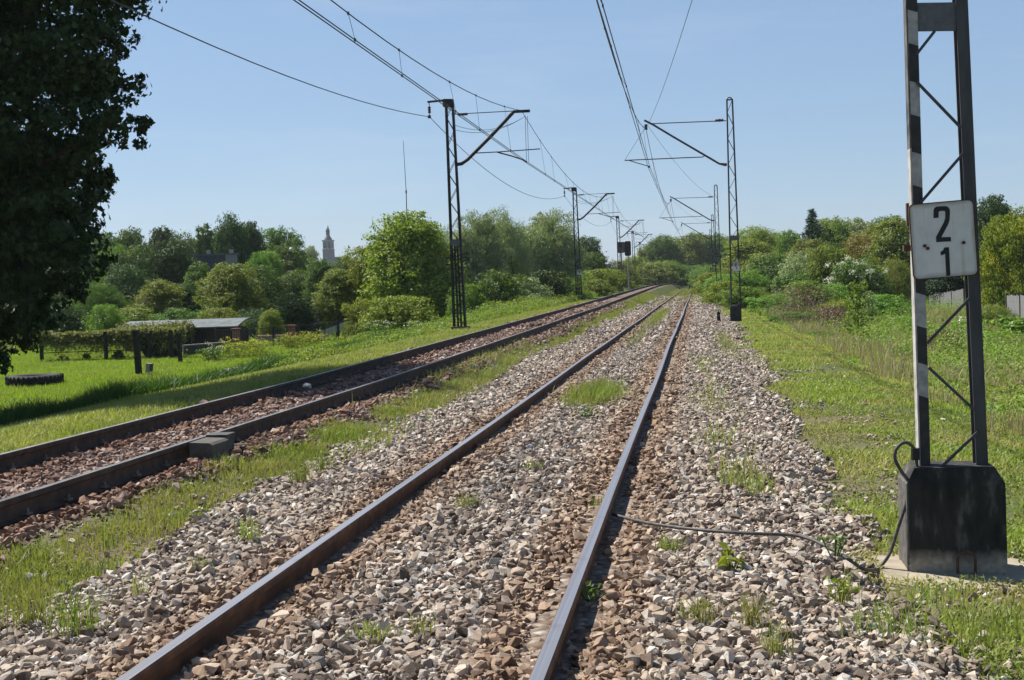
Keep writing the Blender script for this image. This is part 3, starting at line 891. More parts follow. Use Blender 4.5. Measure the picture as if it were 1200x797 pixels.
# clover and plantain low in the right verge
x, y = pick(.9, 6.5, 4.6, 50, 150000, rg, 1.9)
e = rb_right(y); k = (x > e + rg.uniform(-.15, .5, len(x))) & (vnoise(x, y, .45, 67) > .5) & ~((np.abs(x - 1.5) < .42) & (np.abs(y - 8.0) < .4))
x, y = x[k], y[k]
weeds('clover', x, y, .02 + .05 * vnoise(x, y, .5, 68), rg, G['clover'], 'low clover leaves mixed into the right grass verge', .028, .6)
# right slope ground cover
x, y = pick(3.0, 24, 14, 110, 330000, rg, 1.6)
e = np.interp(y, [16, 24, 40, 60, 110], [4.6, 3.6, 3.6, 3.0, 2.0]) + (vnoise(x, y, 1.6, 48) - .5) * 1.5
k = (x > e) & (vnoise(x, y, 1.5, 49) * .65 + vnoise(x, y, .5, 50) * .35 > .36) & (x < y * .46 + 1) & ((x < 10.5) | (y < 38) | (y > 85))
x, y = x[k], y[k]
weeds('slope_weeds', x, y, .15 + (1.0 * vnoise(x, y, 1.5, 51) ** 1.8 + .5 * vnoise(x, y, .55, 69) ** 2) * sstep(0, 2.2, x - np.interp(y, [16, 24, 40, 60, 110], [4.6, 3.6, 3.6, 3.0, 2.0])), rg, G['weed'], 'leafy green weeds covering the slope right of the verge', .07)
x, y = pick(3.2, 22, 12, 95, 120000, rg, 1.5)
k = vnoise(x, y, 2.0, 54) > .56
x, y = x[k], y[k]
blades('dry_grass', x, y, .35 + .3 * vnoise(x, y, 1, 55), rg, G['straw'], 'dry straw coloured grass stalks on the right slope', .35, .006)


# ------------------------------------------------------------------ rails
PROF = [(-.028, 0), (.028, 0), (.0355, -.010), (.0355, -.036), (.010, -.050), (.009, -.118), (.030, -.134), (.064, -.142), (.064, -.152),
        (-.064, -.152), (-.064, -.142), (-.030, -.134), (-.009, -.118), (-.010, -.050), (-.0355, -.036), (-.0355, -.010)]


def rail(xf, zf, y0, y1, step, mats, parent, label=None, tall=1.0):
    ys = np.arange(y0, y1, step); mb = MB(); n = len(PROF)
    vs = []; fs = []
    for y in ys:
        x = float(xf(y)); z = float(zf(y))
        dx = float(xf(y + .5) - xf(y - .5)); a = math.atan(dx)
        for px, pz in PROF: vs.append((x + px * math.cos(a), y - px * math.sin(a), z + pz * tall))
    top = []
    for i in range(len(ys) - 1):
        for k in range(n):
            k2 = (k + 1) % n
            fs.append((i * n + k, i * n + k2, (i + 1) * n + k2, (i + 1) * n + k)); top.append(1 if k == 0 else 0)
    mb.add(vs, fs); mb.m = top
    mb.add(vs[:n], [tuple(range(n))])
    o = mb.build('rail', mats, parent)
    if label: o['label'] = label
    return o


t = empty('railway_track', (0, 0, 0), 'straight near railway track with shiny rails in pale stone ballast', 'railway track')
wob = lambda a, s: (lambda y: a + .012 * np.sin(y / 7.3 + s) + .008 * np.sin(y / 2.9 + 2 * s))
for x0, s in ((RR, .3), (RL, 1.1)):
    rail(wob(x0, s), lambda y, s=s: .006 * math.sin(y / 6 + s) , -8, 232, .6, [M['rail'], M['railtop']], t)
t2 = empty('railway_track', (0, 0, 0), 'left railway track with black sided rails curving away beyond the signals', 'railway track')
zr = lambda y: float(rise(y))
RAILS_L = []
for s in (.76, -.76):
    o = rail(lambda y, s=s: ltx(y) + s, zr, -8, 245, .6, [M['rail_left'], M['railtop_left']], t2, None, 1.12); RAILS_L.append(o)
    for k in range(44):
        y = 8.1 + k * .62
        mb = MB(); x = float(ltx(y)) + s + .068; z = zr(y) - .136
        mb.box((x - .012, y, z - .004), (.05, .07, .018), None, 0, .006); mb.tube([(x - .01, y, z), (x - .01, y, z + .035)], .013, 6)
        mb.build('rail_clip', M['clip'], o)

# equipment box clamped to the outer side of the left track's near rail
q = on_z(258, 525, .0)
q = on_z(256, 530, -.02); bx = empty('junction_box', (q.x - .24, q.y, .0), 'dark grey cast box with its shaded open end filled in black beside the left track rail', 'equipment box')
mb = MB(); mb.prism([(.07, -.06), (.30, -.06), (.30, .085), (.27, .105), (.07, .115)], -.30, .13); mb.build('box_housing', M['troughgrey'], bx)
mb = MB(); mb.prism([(.07, -.05), (.24, -.05), (.24, .075), (.07, .10)], .13, .20); mb.build('mouth_shade', M['signalblack'], bx)  # solid black block stands in for the shade inside the opening
mb = MB(); mb.box((.16, .31, .03), (.18, .20, .17), None, 0, .012); mb.box((.15, .31, .12), (.22, .24, .018), None, 0, .004); mb.build('box_rear', M['concrete_dark'], bx)
mb = MB(); mb.box((.30, .42, .0), (.16, .05, .012)); mb.build('strap', M['steel_grey'], bx)


# ------------------------------------------------------------------ catenary masts
def channel(mb, p, q, side, w=.062, d=.14, t=.010):
    """rolled channel section from p to q; its web is on the outer side (side = -1 left, +1 right)"""
    p = Vector(p); q = Vector(q); o = Vector((side * (w / 2 - t / 2), 0, 0))
    mb.bar(p + o, q + o, t, d)
    for e in (-1, 1):
        off = Vector((-side * t / 2, e * (d / 2 - t / 2 + .002), 0)); mb.bar(p + off, q + off, w - t, t)


def lacing(mb, p0, q0, p1, q1, n, d, first=0, t=.018):
    """zigzag bars on the front and back between two legs (p0->q0 left, p1->q1 right)"""
    p0, q0, p1, q1 = map(Vector, (p0, q0, p1, q1))
    for f in (-1, 1):
        y = Vector((0, f * (d / 2 + .008), 0))
        for k in range(n):
            a, b = k / n, (k + 1) / n
            if (k + first) % 2: mb.bar(p0.lerp(q0, a) + y, p1.lerp(q1, b) + y, t, .008)
            else: mb.bar(p1.lerp(q1, a) + y, p0.lerp(q0, b) + y, t, .008)


def foundation(root, w, d, h0, h1, bev=.06):
    mb = MB(); a, b = w / 2, d / 2; k = .8
    vs = [(-a, -b, h0), (a, -b, h0), (a, b, h0), (-a, b, h0), (-a * .985, -b * .96, h1 - bev), (a * .985, -b * .96, h1 - bev), (a * .985, b * .96, h1 - bev), (-a * .985, b * .96, h1 - bev),
          (-a * k, -b * k, h1), (a * k, -b * k, h1), (a * k, b * k, h1), (-a * k, b * k, h1)]
    mb.add(vs, [(3, 2, 1, 0), (0, 1, 5, 4), (1, 2, 6, 5), (2, 3, 7, 6), (3, 0, 4, 7), (4, 5, 9, 8), (5, 6, 10, 9), (6, 7, 11, 10), (7, 4, 8, 11), (8, 9, 10, 11)])
    return mb.build('foundation', M['found'], root)


# --- R2 pattern: its picture geometry at Y = 53.5, in coordinates about its own base
YR = 53.5
RB = at(862, 362, YR); RB.z = -.02


def r2(px, py): return at(px, py, YR) - RB


def l_add(mb, a, b, r): mb.tube([a, b], r, 6)


def right_arm(root, dz=0.0):
    o = Vector((0, 0, dz)); f = lambda px, py: r2(px, py) + o
    mb = MB(); mb.tube([f(847, 192.5), f(843, 192), f(826, 182), f(790, 161), f(765, 146), f(755, 141)], .042, 8); arm = mb.build('cantilever_tube', M['steel'], root)
    mb = MB(); mb.tube([f(852, 193), f(845, 192.3)], .055, 8); mb.lathe([(.02, 0), (.075, .0), (.075, .03), (.03, .05), (.075, .06), (.075, .09), (.02, .1)], f(848, 193), 10, 0, 'X'); mb.build('insulator', M['insul'], root)
    mb = MB(); l_add(mb, f(851, 141.5), f(763, 145), .022); mb.build('stay_rod', M['steel'], root)
    mb = MB(); mb.lathe([(.02, 0), (.06, 0), (.06, .05), (.03, .08), (.06, .1), (.06, .22), (.03, .25), (.06, .27), (.06, .32), (.02, .34)], f(838, 141.3), 10, 0, 'X'); mb.build('insulator', M['insul'], root)
    mb = MB(); mb.tube([f(826, 182), f(824, 184), f(800, 185), f(732, 188)], .024, 6); mb.build('registration_tube', M['steel'], root)
    mb = MB(); mb.tube([f(737, 188), f(750, 192), f(760.5, 195)], .02, 6); mb.box(f(760.5, 195.5), (.10, .05, .08)); mb.build('steady_arm', M['steel'], root)
    mb = MB(); l_add(mb, f(732, 188), f(757, 148), .008); mb.build('tie_wire', M['wire'], root)
    mb = MB(); mb.box(f(757, 149), (.12, .10, .22)); mb.build('wire_clamp', M['steel'], root)


def spikes(root, z, w, r=.55):
    mb = MB(); rg = random.Random(5)
    for k in range(4):
        for y in (-.1, .1):
            s = 1 if k % 2 else -1
            mb.bar((-w / 2 * s - .25 * s, y, z + .12 * k - .05), (w / 2 * s + .25 * s, y, z + .12 * k + .12), .016)
    for k in range(14):
        a = rg.uniform(0, 6.28); zz = z + rg.uniform(-.05, .4)
        mb.bar((math.cos(a) * w * .5, .1 * math.sin(a), zz), (math.cos(a) * r, math.sin(a) * r * .5, zz + rg.uniform(-.12, .18)), .012)
    return mb.build('climbing_guard', M['steel_black'], root)


def right_mast(label, loc):
    root = empty('catenary_mast', loc, label, 'catenary mast', 'masts right of the near track')
    bl, br = r2(857, 356), r2(868, 356); tl, tr_ = r2(851.8, 117), r2(858.2, 117)
    bl.z = br.z = .42
    for p, q, s in ((bl, tl, -1), (br, tr_, 1)):
        mb = MB(); channel(mb, p, q, s, .062, .14); mb.build('leg', M['steel'], root)
    mb = MB(); lacing(mb, bl, tl, br, tr_, 16, .16); mb.build('lacing', M['steel'], root)
    mb = MB(); c = (tl + tr_) / 2; mb.box((c.x, 0, c.z), (.27, .2, .03)); mb.tube([(tl.x, 0, tl.z), (tl.x + .06, 0, tl.z + .09), (tr_.x - .06, 0, tr_.z + .09), (tr_.x, 0, tr_.z)], .03, 6); mb.build('cap', M['steel'], root)
    fo = foundation(root, .46, .46, -.5, .44, .05); fo.data.materials[0] = M['steel_black']
    right_arm(root)
    p = r2(860, 279); mb = MB(); mb.box((p.x, -.10, p.z), (.30, .012, .20)); mb.build('plate', M['steel_grey'], root)
    p = r2(861, 301); spikes(root, p.z, .36)
    return root


rm = right_mast('lattice mast on a black block right of the track, second from the camera', RB)
p = r2(862.5, 312)
sg = empty('mast_sign', (RB.x + p.x, RB.y - .115, RB.z + p.z - .2), 'small white plate on the second lattice mast right of the track', 'sign')
mb = MB(); mb.box((0, 0, .2), (.29, .012, .40), None, 0, .004); mb.build('sign_plate', M['sign'], sg)
mb = MB()
mb.box((-.01, -.009, .24), (.035, .004, .14)); mb.box((.02, -.009, .12), (.025, .004, .10)); mb.build('digit', M['digit'], sg)
for Y, px, lab in ((99.6, 842, 'third lattice mast right of the near track, half its height above the bushes'),
                   (145.5, 837, 'fourth lattice mast right of the near track, standing among green bushes'),
                   (189, 834, 'farthest and smallest of the lattice masts right of the near track')):
    c = copy_tree(rm); X = at(px, 330, Y).x; c.location = (X, Y, Hf(X, Y) + .1); c['label'] = lab

# --- R1: the near mast with the sign
Y1 = 7.85
B1 = Vector(((1.23 + 1.76) / 2 - .005, Y1 + .17, -.31))
R1 = empty('catenary_mast', B1, 'tall striped lattice mast on a tarred concrete block in the right foreground', 'catenary mast', 'masts right of the near track')


def r1(px, py, y=Y1 + .17): return at(px, py, y) - B1


def leg_ext(pa, pb, z):                       # the point at height z on the line pa-pb
    t_ = (z - pa.z) / (pb.z - pa.z); return pa.lerp(pb, t_)


LB, LT = r1(1082, 553), r1(1066, 0); RBm, RT = r1(1149, 551), r1(1124.5, 0)
ZT = 9.2
lb, lt = leg_ext(LB, LT, .60), leg_ext(LB, LT, ZT); rb_, rt = leg_ext(RBm, RT, .60), leg_ext(RBm, RT, ZT)
ym = .09
for v in (lb, lt, rb_, rt): v.y = ym - .1
mb = MB(); channel(mb, lb, lt, -1, .066, .10); mb.m[:6] = [1] * 6; o = mb.build('leg', [M['stripe'], M['web']], R1); o['label'] = 'left leg painted with black and white bands'
mb = MB(); channel(mb, rb_, rt, 1, .070, .10); mb.build('leg', M['steel'], R1)
yf = lb.y - .058
for a, b in (((1071, 67), (1093, 39)), ((1072, 98), (1124, 152)), ((1127, 180), (1077, 238)), ((1084, 402), (1134, 349)), ((1086, 430), (1141, 481)), ((1097, 549), (1143, 505))):
    p, q = r1(*a), r1(*b); p.y = q.y = yf; mb = MB(); mb.bar(p, q, .017, .01); mb.build('brace', M['steel'], R1)
zz = r1(1100, 0).z + .35; k = 0
while zz < ZT - .5:
    p = leg_ext(lb, lt, zz + (0 if k % 2 else .42)); q = leg_ext(rb_, rt, zz + (.42 if k % 2 else 0)); p.y = q.y = yf; mb = MB(); mb.bar(p, q, .017, .01); mb.build('brace', M['steel'], R1); zz += .43; k += 1
mb = MB(); p, q = r1(1095, 5), r1(1095, 38); c = (p + q) / 2; mb.box((c.x, lb.y - .03, c.z), (.235, .016, abs(p.z - q.z)), Matrix.Rotation(.05, 3, 'Y')); mb.build('gusset_plate', M['steel_grey'], R1)
mb = MB(); c = (lt + rt) / 2; mb.box((c.x, lb.y, c.z), (.3, .18, .03)); mb.build('cap', M['steel'], R1)
fo = foundation(R1, .575, .34, -.25, .64, .095)
fo['label'] = 'black tarred concrete foundation block'
mb = MB()
pts = [(.02 + .075 * math.cos(a), -.262 + 0 * a, .02 + .0 + (.11 if False else 0) + .16 * math.sin(a) * 1.0) for a in np.linspace(0, math.pi, 12)]
pts = [(-.005, -.20, -.08)] + [(.045 - .05 * math.cos(a), -.205, .10 + .05 * math.sin(a)) for a in np.linspace(0, math.pi, 10)] + [(.095, -.20, -.08)]
mb.tube(pts, .0085, 8); mb.build('lifting_loop', M['rust'], fo)
right_arm(R1, .35)
# bolted bracket behind the sign
mb = MB(); p = r1(1062, 291); mb.box((p.x, lb.y - .02, p.z), (.045, .05, .035)); mb.build('bracket', M['rust'], R1); mb = MB(); mb.box((p.x + .01, lb.y, p.z + .2), (.014, .04, .14)); mb.build('bracket', M['rust'], R1)

# apron of trodden sand round the block
mb = MB(); rg_ = random.Random(2)
rim = [(math.cos(a) * (.58 + .1 * rg_.random()), math.sin(a) * (.46 + .1 * rg_.random())) for a in np.linspace(0, 2 * math.pi, 30)[:-1]]
vs = [(B1.x, B1.y, Hf(B1.x, B1.y) + .035)] + [(B1.x + a, B1.y + b, Hf(B1.x + a, B1.y + b) + (.005 if i % 2 else .0)) for i, (a, b) in enumerate(rim)]
mb.add(vs, [(0, i + 1, (i + 1) % len(rim) + 1) for i in range(len(rim))])
tag(mb.build('dirt_patch', M['dirt']), 'bare sandy soil round the foot of the tarred block', None, None, 'structure')

# --- the number sign
sc_ = at(1105.5, 281, Y1 + .05)
SG = empty('number_sign', (sc_.x, Y1 + .055, sc_.z), 'white enamel sign with 2 above 1 on the striped mast', 'sign')
SG.rotation_euler = (0, -.047, 0)
W2, H2 = .183, .222


def rrect(w, h, r, n=6):
    out = []
    for cx, cy, a0 in ((w - r, h - r, 0), (-w + r, h - r, 90), (-w + r, -h + r, 180), (w - r, -h + r, 270)):
        for k in range(n + 1):
            a = R(a0 + 90 * k / n); out.append((cx + r * math.cos(a), cy + r * math.sin(a)))
    return out


mb = MB(); mb.prism(rrect(W2, H2, .030), -.004, .004); mb.build('sign_plate', M['sign'], SG)
ring_o, ring_i = rrect(W2 + .004, H2 + .004, .032), rrect(W2 - .002, H2 - .002, .029)
mb = MB(); n = len(ring_o)
vs = [(x, y, z) for y in (-.006, .012) for r_ in (ring_o, ring_i) for x, z in r_]
fs = []
for i in range(n):
    j = (i + 1) % n; fs += [(i, j, n + j, n + i), (2 * n + i, 3 * n + i, 3 * n + j, 2 * n + j), (i, 2 * n + i, 2 * n + j, j), (n + i, n + j, 3 * n + j, 3 * n + i)]
mb.add(vs, fs); mb.build('rim', M['rust'], SG)
TL, TR, BL = np.array([190., 150.]), np.array([650., 112.]), np.array([227., 697.])
Ai = np.linalg.inv(np.stack([TR - TL, BL - TL], 1))


def onsign(px, py):
    u, v = Ai @ (np.array([px, py]) - TL); return ((u - .5) * 2 * W2, (.5 - v) * 2 * H2)


two = [(368, 246), (368, 190), (374, 172), (388, 163), (412, 160), (455, 159), (474, 166), (484, 182), (486, 205), (483, 262), (474, 290), (424, 386), (492, 384), (494, 416), (388, 422), (386, 384), (442, 278), (452, 246), (453, 204), (448, 194), (412, 194), (404, 203), (404, 243)]
one = [(446, 461), (479, 459), (489, 667), (459, 670), (451, 508), (421, 521), (417, 494), (436, 482)]
for nm, poly in (('digit', two), ('digit', one)):
    mb = MB(); mb.prism([onsign(*p_) for p_ in poly], -.0062, -.0042); mb.build(nm, M['digit'], SG)
for bp in ((303, 449), (325, 468), (583, 426)):
    x, z = onsign(*bp); mb = MB(); mb.lathe([(.010, .004), (.010, -.012), (.006, -.016)], (x, -.004, z), 10, 0, 'Y'); mb.build('bolt', M['rust'], SG)

# --- bond cable from the rail to the mast
pts = []
for px, py, z, y in ((738, 606, None, None), (760, 613, -.05, None), (820, 621, -.035, None), (880, 625, -.03, None), (935, 628, -.045, None), (968, 640, -.07, None), (995, 656, -.12, None),
                     (1012, 667, -.17, None), (1028, 666, None, 7.86), (1042, 650, None, 7.9), (1052, 620, None, 7.9), (1063, 585, None, 7.9), (1065, 566, None, 7.9), (1056, 552, None, 7.88),
                     (1049, 538, None, 7.88), (1050, 527, None, 7.88), (1058, 519, None, 7.88), (1067, 521, None, 7.9), (1073, 531, None, 7.93), (1075, 550, None, 7.95)):
    if py == 606: pts.append(Vector((RR + .05, on_z(738, 606, -.1).y, -.08)))
    elif z is not None: pts.append(on_z(px, py, z))
    else: pts.append(at(px, py, y))


def smooth(P, n=6):
    out = []
    for i in range(len(P) - 1):
        a = P[max(i - 1, 0)]; b = P[i]; c = P[i + 1]; d = P[min(i + 2, len(P) - 1)]
        for k in range(n):
            t_ = k / n
            out.append(.5 * ((2 * b) + (-a + c) * t_ + (2 * a - 5 * b + 4 * c - d) * t_ ** 2 + (-a + 3 * b - 3 * c + d) * t_ ** 3))
    out.append(P[-1]); return out


mb = MB(); mb.tube(smooth(pts), .0105, 8)
ca = mb.build('bond_cable', M['cable']); tag(ca, 'thick black cable running over the stones from rail to striped mast', 'cable')
mb = MB(); p = at(1072.5, 531, 7.93); mb.tube([p + Vector((0, 0, -.04)), p + Vector((0, 0, .03))], .026, 10); mb.build('cable_lug', M['signalblack'], ca)

# --- left masts
YL = 44.0
LBs = Vector((at(538, 380, YL).x, YL, 0)); LBs.z = Hf(LBs.x, YL) + .08


def l1(px, py): return at(px, py, YL) - LBs


def left_mast(label, loc):
    root = empty('catenary_mast', loc, label, 'catenary mast', 'masts left of the left track')
    bl, br = l1(532.5, 388), l1(545.5, 386); tl, tr_ = l1(522.8, 122), l1(530.5, 121)
    bl.z = br.z = .05
    for p, q, s in ((bl, tl, -1), (br, tr_, 1)):
        mb = MB(); channel(mb, p, q, s, .075, .15); mb.build('leg', M['steel_black'], root)
    mb = MB(); lacing(mb, bl, tl, br, tr_, 16, .17); mb.build('lacing', M['steel_black'], root)
    zp = l1(534, 288).z
    mb = MB()
    for fr in (.36, .64):
        a_ = bl.lerp(br, fr); t_ = (zp - bl.z) / (tl.z - bl.z); b_ = bl.lerp(tl, t_).lerp(br.lerp(tr_, t_), fr)
        for y_ in (-.05, .05): mb.bar(a_ + Vector((0, y_, 0)), b_ + Vector((0, y_, 0)), .05, .02)
    for k in range(9):
        t_ = (k + .5) / 9 * (zp - bl.z) / (tl.z - bl.z); mb.bar(bl.lerp(tl, t_), br.lerp(tr_, t_), .03, .02)
    mb.build('lower_ladder', M['steel_black'], root)
    mb = MB(); p = l1(525.5, 121); mb.box((p.x, -.02, p.z), (.36, .3, .27), Matrix.Rotation(.05, 3, 'Y'), 0, .05); mb.build('head_block', M['steel_black'], root)
    mb = MB(); mb.tube([l1(521, 117.5), l1(501, 119.5)], .04, 8); mb.build('feeder_bracket', M['steel_black'], root)
    mb = MB(); a, b = l1(503, 120.5), l1(503.3, 137)
    mb.tube([a, b], .014, 6); mb.lathe([(.02, -.12), (.055, -.1), (.055, -.06), (.025, -.04), (.055, -.02), (.055, .02), (.025, .04), (.055, .06), (.055, .1), (.02, .12)], a.lerp(b, .5), 10); mb.box(b, (.10, .08, .10)); mb.build('insulator', M['insul'], root)
    mb = MB(); mb.tube([l1(534, 193), l1(541, 192), l1(548, 187), l1(560, 175), l1(575, 160), l1(590, 144), l1(602, 131)], .062, 8); mb.bar(l1(601, 131), l1(621, 130), .09, .10); mb.build('cantilever_tube', M['steel_black'], root)
    mb = MB(); l_add(mb, l1(529, 134), l1(604, 130), .016); mb.build('stay_rod', M['steel_black'], root)
    mb = MB(); mb.lathe([(.02, 0), (.045, .02), (.045, .3), (.02, .34)], l1(537, 134.3), 10, 0, 'X'); mb.build('insulator', M['insul'], root)
    mb = MB(); mb.tube([l1(556, 179.5), l1(585, 178), l1(633, 174.5)], .02, 6); mb.build('registration_tube', M['steel_black'], root)
    mb = MB(); mb.tube([l1(583, 178.5), l1(600, 183), l1(612, 187), l1(617.5, 190)], .026, 6); mb.build('steady_arm', M['steel_black'], root)
    for x0, y0, sg in ((531, 146, 3), (532, 152, 6)):
        mb = MB(); A, B = l1(x0, y0), l1(616, 136)
        mb.tube([A.lerp(B, t_) + Vector((0, 0, -.32 * 4 * t_ * (1 - t_) * (1 if sg == 3 else .9))) for t_ in np.linspace(0, 1, 12)], .008, 5); mb.build('jumper_wire', M['wire'], root)
    for dx in (0, 2.5):
        mb = MB(); l_add(mb, l1(615.5 + dx, 136), l1(617 + dx, 190), .008); mb.build('jumper_wire', M['wire'], root)
    p = l1(534, 284); mb = MB(); mb.box((p.x, -.10, p.z), (.34, .012, .2)); mb.build('plate', M['steel_grey'], root)
    p = l1(536, 303); g = spikes(root, p.z - .3, .36, .45); g.location.x = p.x
    p = l1(540, 385); mb = MB(); mb.box((p.x, 0, -.02), (.62, .4, .16), None, 0, .03); mb.build('foundation', M['concrete_dark'], root)
    return root


lm = left_mast('nearest black lattice mast left of the left track, beside the yellow-green tree', LBs)
LM = [(LBs.x, YL, LBs.z)]
for Y, px, dz, lab in ((90, 678, .0, 'second lattice mast left of the left track, in front of silver green trees'),
                       (136, 727, 0, 'third lattice mast left of the left track, beside the signals'),
                       (182, 744, 0, 'fourth lattice mast left of the left track, just right of the signals'),
                       (228, 752, .2, 'farthest and smallest lattice mast left of the left track')):
    c = copy_tree(lm); X = at(px, 338, Y).x; z = Hf(X, Y) + .05; c.location = (X, Y, z); c['label'] = lab; LM.append((X, Y, z))
p = at(679, 319, 90)
ms = empty('mast_sign', (p.x, 89.88, p.z - .2), 'small white plate on the second lattice mast left of the track', 'sign')
mb = MB(); mb.box((0, 0, .2), (.30, .012, .36), None, 0, .004); mb.build('sign_plate', M['sign'], ms)
mb = MB(); mb.box((0, -.009, .2), (.10, .004, .2)); mb.build('digit', M['steel_grey'], ms)


# ------------------------------------------------------------------ overhead wires
def span(mb, a, b, sag, r, n=22):
    a, b = Vector(a), Vector(b)
    P_ = [a.lerp(b, t_) + Vector((0, 0, -4 * sag * t_ * (1 - t_))) for t_ in np.linspace(0, 1, n)]
    mb.tube(P_, r, 6); return P_


def overhead(name, label, mess, cont, sag, r=.011):
    root = empty(name, cont[0], label, 'overhead line'); o = Vector(cont[0])
    m1 = MB(); c1 = MB(); c2 = MB(); dr = []
    for k in range(len(mess) - 1):
        P_ = span(m1, Vector(mess[k]) - o, Vector(mess[k + 1]) - o, sag, r)
        ca_, cb_ = Vector(cont[k]) - o, Vector(cont[k + 1]) - o
        e = Vector((.035, 0, 0))
        c1.tube([ca_ - e, cb_ - e], r * .95, 6); c2.tube([ca_ + e, cb_ + e], r * .95, 6)
        if k < 3:
            n = 10 if k < 2 else 8
            for j in range(1, n):
                t_ = (j + (.12 if j % 2 else -.05)) / n; i = t_ * 21; i0 = int(i); p_ = P_[i0].lerp(P_[min(i0 + 1, 21)], i - i0); q_ = ca_.lerp(cb_, t_) + e * (1 if j % 2 else -1)
                d = MB(); d.tube([p_, q_], .0045, 4); d.box(q_, (.03, .05, .05)); d.box(p_, (.03, .05, .05)); dr.append(d)
    m1.build('messenger_wire', M['wire'], root); c1.build('contact_wire', M['wire'], root); c2.build('contact_wire', M['wire'], root)
    for d in dr: d.build('dropper', M['wire'], root)


dm = l1(611, 129.5); dc = l1(617.5, 190.5)
lo = [Vector(q) for q in LM]
# the support behind the camera, placed so that the line passes where the photo shows it
mess = [Vector((-5.75, -2, 7.5))] + [q + dm for q in lo]; cont = [Vector((-5.75, -2, mess[1].z - 1.65))] + [q + dc for q in lo]
overhead('overhead_line', 'contact and messenger wires with droppers above the left track', mess, cont, 1.25)
fd = l1(503.3, 137); mb = MB(); P0 = [Vector((-9.6, -2, 7.4))] + [q + fd for q in lo]
for k in range(len(P0) - 1): span(mb, P0[k], P0[k + 1], 1.05 if k == 0 else 1.15, .012)
tag(mb.build('feeder_wire', M['wire']), 'single sagging wire hung outside the left masts', 'wire')

rmp = r2(757, 150.5); rcp = r2(760.6, 196)
rbs = [RB] + [o_.location.copy() for o_ in bpy.data.objects if o_.name.startswith('catenary_mast') and o_.get('group') == 'masts right of the near track' and o_.location.y > 60]
rbs.sort(key=lambda v: v.y)
mess = [Vector((-1.53, 7.8, 7.75))] + [q + rmp for q in rbs]; cont = [Vector((-1.33, 7.8, RB.z + rcp.z))] + [q + rcp for q in rbs]
overhead('overhead_line', 'close bundle of contact and messenger wires above the near track', [Vector((-1.2, -38, 7.8))] + mess, [Vector((-1.5, -38, cont[0].z))] + cont, 1.25, .0115)
mb = MB(); A = RB + r2(759, 147)
e1 = r2(853, 141)
span(mb, (1.5, 7.9, 7.9), A, .55, .007)
span(mb, A, rbs[1] + e1, .5, .007)
for k in range(1, len(rbs) - 1): span(mb, rbs[k] + r2(759, 147), rbs[k + 1] + e1, .5, .007)
tag(mb.build('earth_wire', M['wire']), 'thin single wire crossing from the striped mast to the second mast arm', 'wire')

# ------------------------------------------------------------------ signals
def signal(px, Y, head, label, mt, wid, hgt, ptop, board=False):
    X = at(px, 335, Y).x; z0 = Hf(X, Y); root = empty('railway_signal', (X, Y, z0 - .1), label, 'railway signal')
    zt = at(px, head, Y).z - z0 + .1
    mb = MB(); mb.tube([(0, .1, 0), (0, .1, zt - .05)], .085, 10); po = mb.build('post', M['concrete'], root)
    mb = MB(); pl = [(-wid / 2, zt - hgt + .12), (-wid / 2 + .12, zt - hgt), (wid / 2 - .12, zt - hgt), (wid / 2, zt - hgt + .12), (wid / 2, zt - .12), (wid / 2 - .12, zt), (-wid / 2 + .12, zt), (-wid / 2, zt - .12)]
    mb.prism(pl, -.05, -.02); mb.box((0, .06, zt - hgt / 2), (wid * .5, .16, hgt * .86), None, 0, .03); hd = mb.build('signal_head', mt, root)
    for k in range(4 if not board else 2):
        zz = zt - hgt * (.15 + .23 * k); mb = MB()
        mb.tube([(0, -.05, zz), (0, -.26, zz - .02)], [.12, .125], 12); mb.build('hood', M['signalblack'], hd)
        mb = MB(); mb.lathe([(.095, 0), (.07, -.02)], (0, -.052, zz), 12, 0, 'Y'); mb.build('lens', M['lens'], hd)
    mb = MB()
    for k in range(9): mb.bar((-.2, .2, .3 + k * .36), (.2, .2, .3 + k * .36), .03)
    for s in (-.2, .2): mb.bar((s, .2, 0), (s, .2, zt - hgt * .4), .035)
    mb.build('ladder', M['steel'], root)
    mb = MB(); mb.box((0, .1, .12), (.5, .5, .35), None, 0, .04); mb.build('foundation', M['concrete'], root)


signal(737, 152, 282.5, 'black headed railway signal on a grey post beside the left track', M['signalblack'], .76, 1.75, 0)
signal(729, 158, 283.5, 'brown backed railway signal partly behind a lattice mast', M['signalbrown'], .95, 1.35, 0, True)

# short black post beside the second right mast
p = at(842, 364, 53); z = Hf(p.x, 53)
po = empty('marker_post', (p.x, 53, z), 'stubby black post in grass left of the second right mast', 'post')
mb = MB(); mb.prism([(-.07, -.1), (.07, -.1), (.07, .40), (0, .46), (-.07, .40)], -.07, .07); mb.build('post_body', M['wood_dark'], po)
mb = MB(); mb.box((0, -.073, .3), (.09, .006, .05)); mb.build('band', M['steel_grey'], po)
# ------------------------------------------------------------------ left garden: tyre, posts, vine fence, shed, pillars
q = on_z(41, 452, -.98); q.z = Hf(q.x, q.y)
ty = empty('tractor_tyre', q, 'large black ribbed tractor tyre lying flat on the lawn', 'tyre')
mb = MB(); mb.lathe([(.50, .02), (.46, .10), (.47, .24), (.55, .30), (.70, .305), (.79, .26), (.82, .17), (.80, .06), (.72, .0), (.55, -.01)], (0, 0, 0), 56); mb.build('tyre_casing', M['tyre'], ty)
mb = MB()
for k in range(34):
    a = 2 * math.pi * k / 34; rot = Matrix.Rotation(a, 3, 'Z')
    for zz, tw in ((.085, .5), (.235, -.5)): mb.box(rot @ Vector((.815, 0, zz)), (.035, .045, .13), rot @ Matrix.Rotation(tw, 3, 'X'), 0, .008)
mb.build('tread_lugs', M['tyre'], ty)


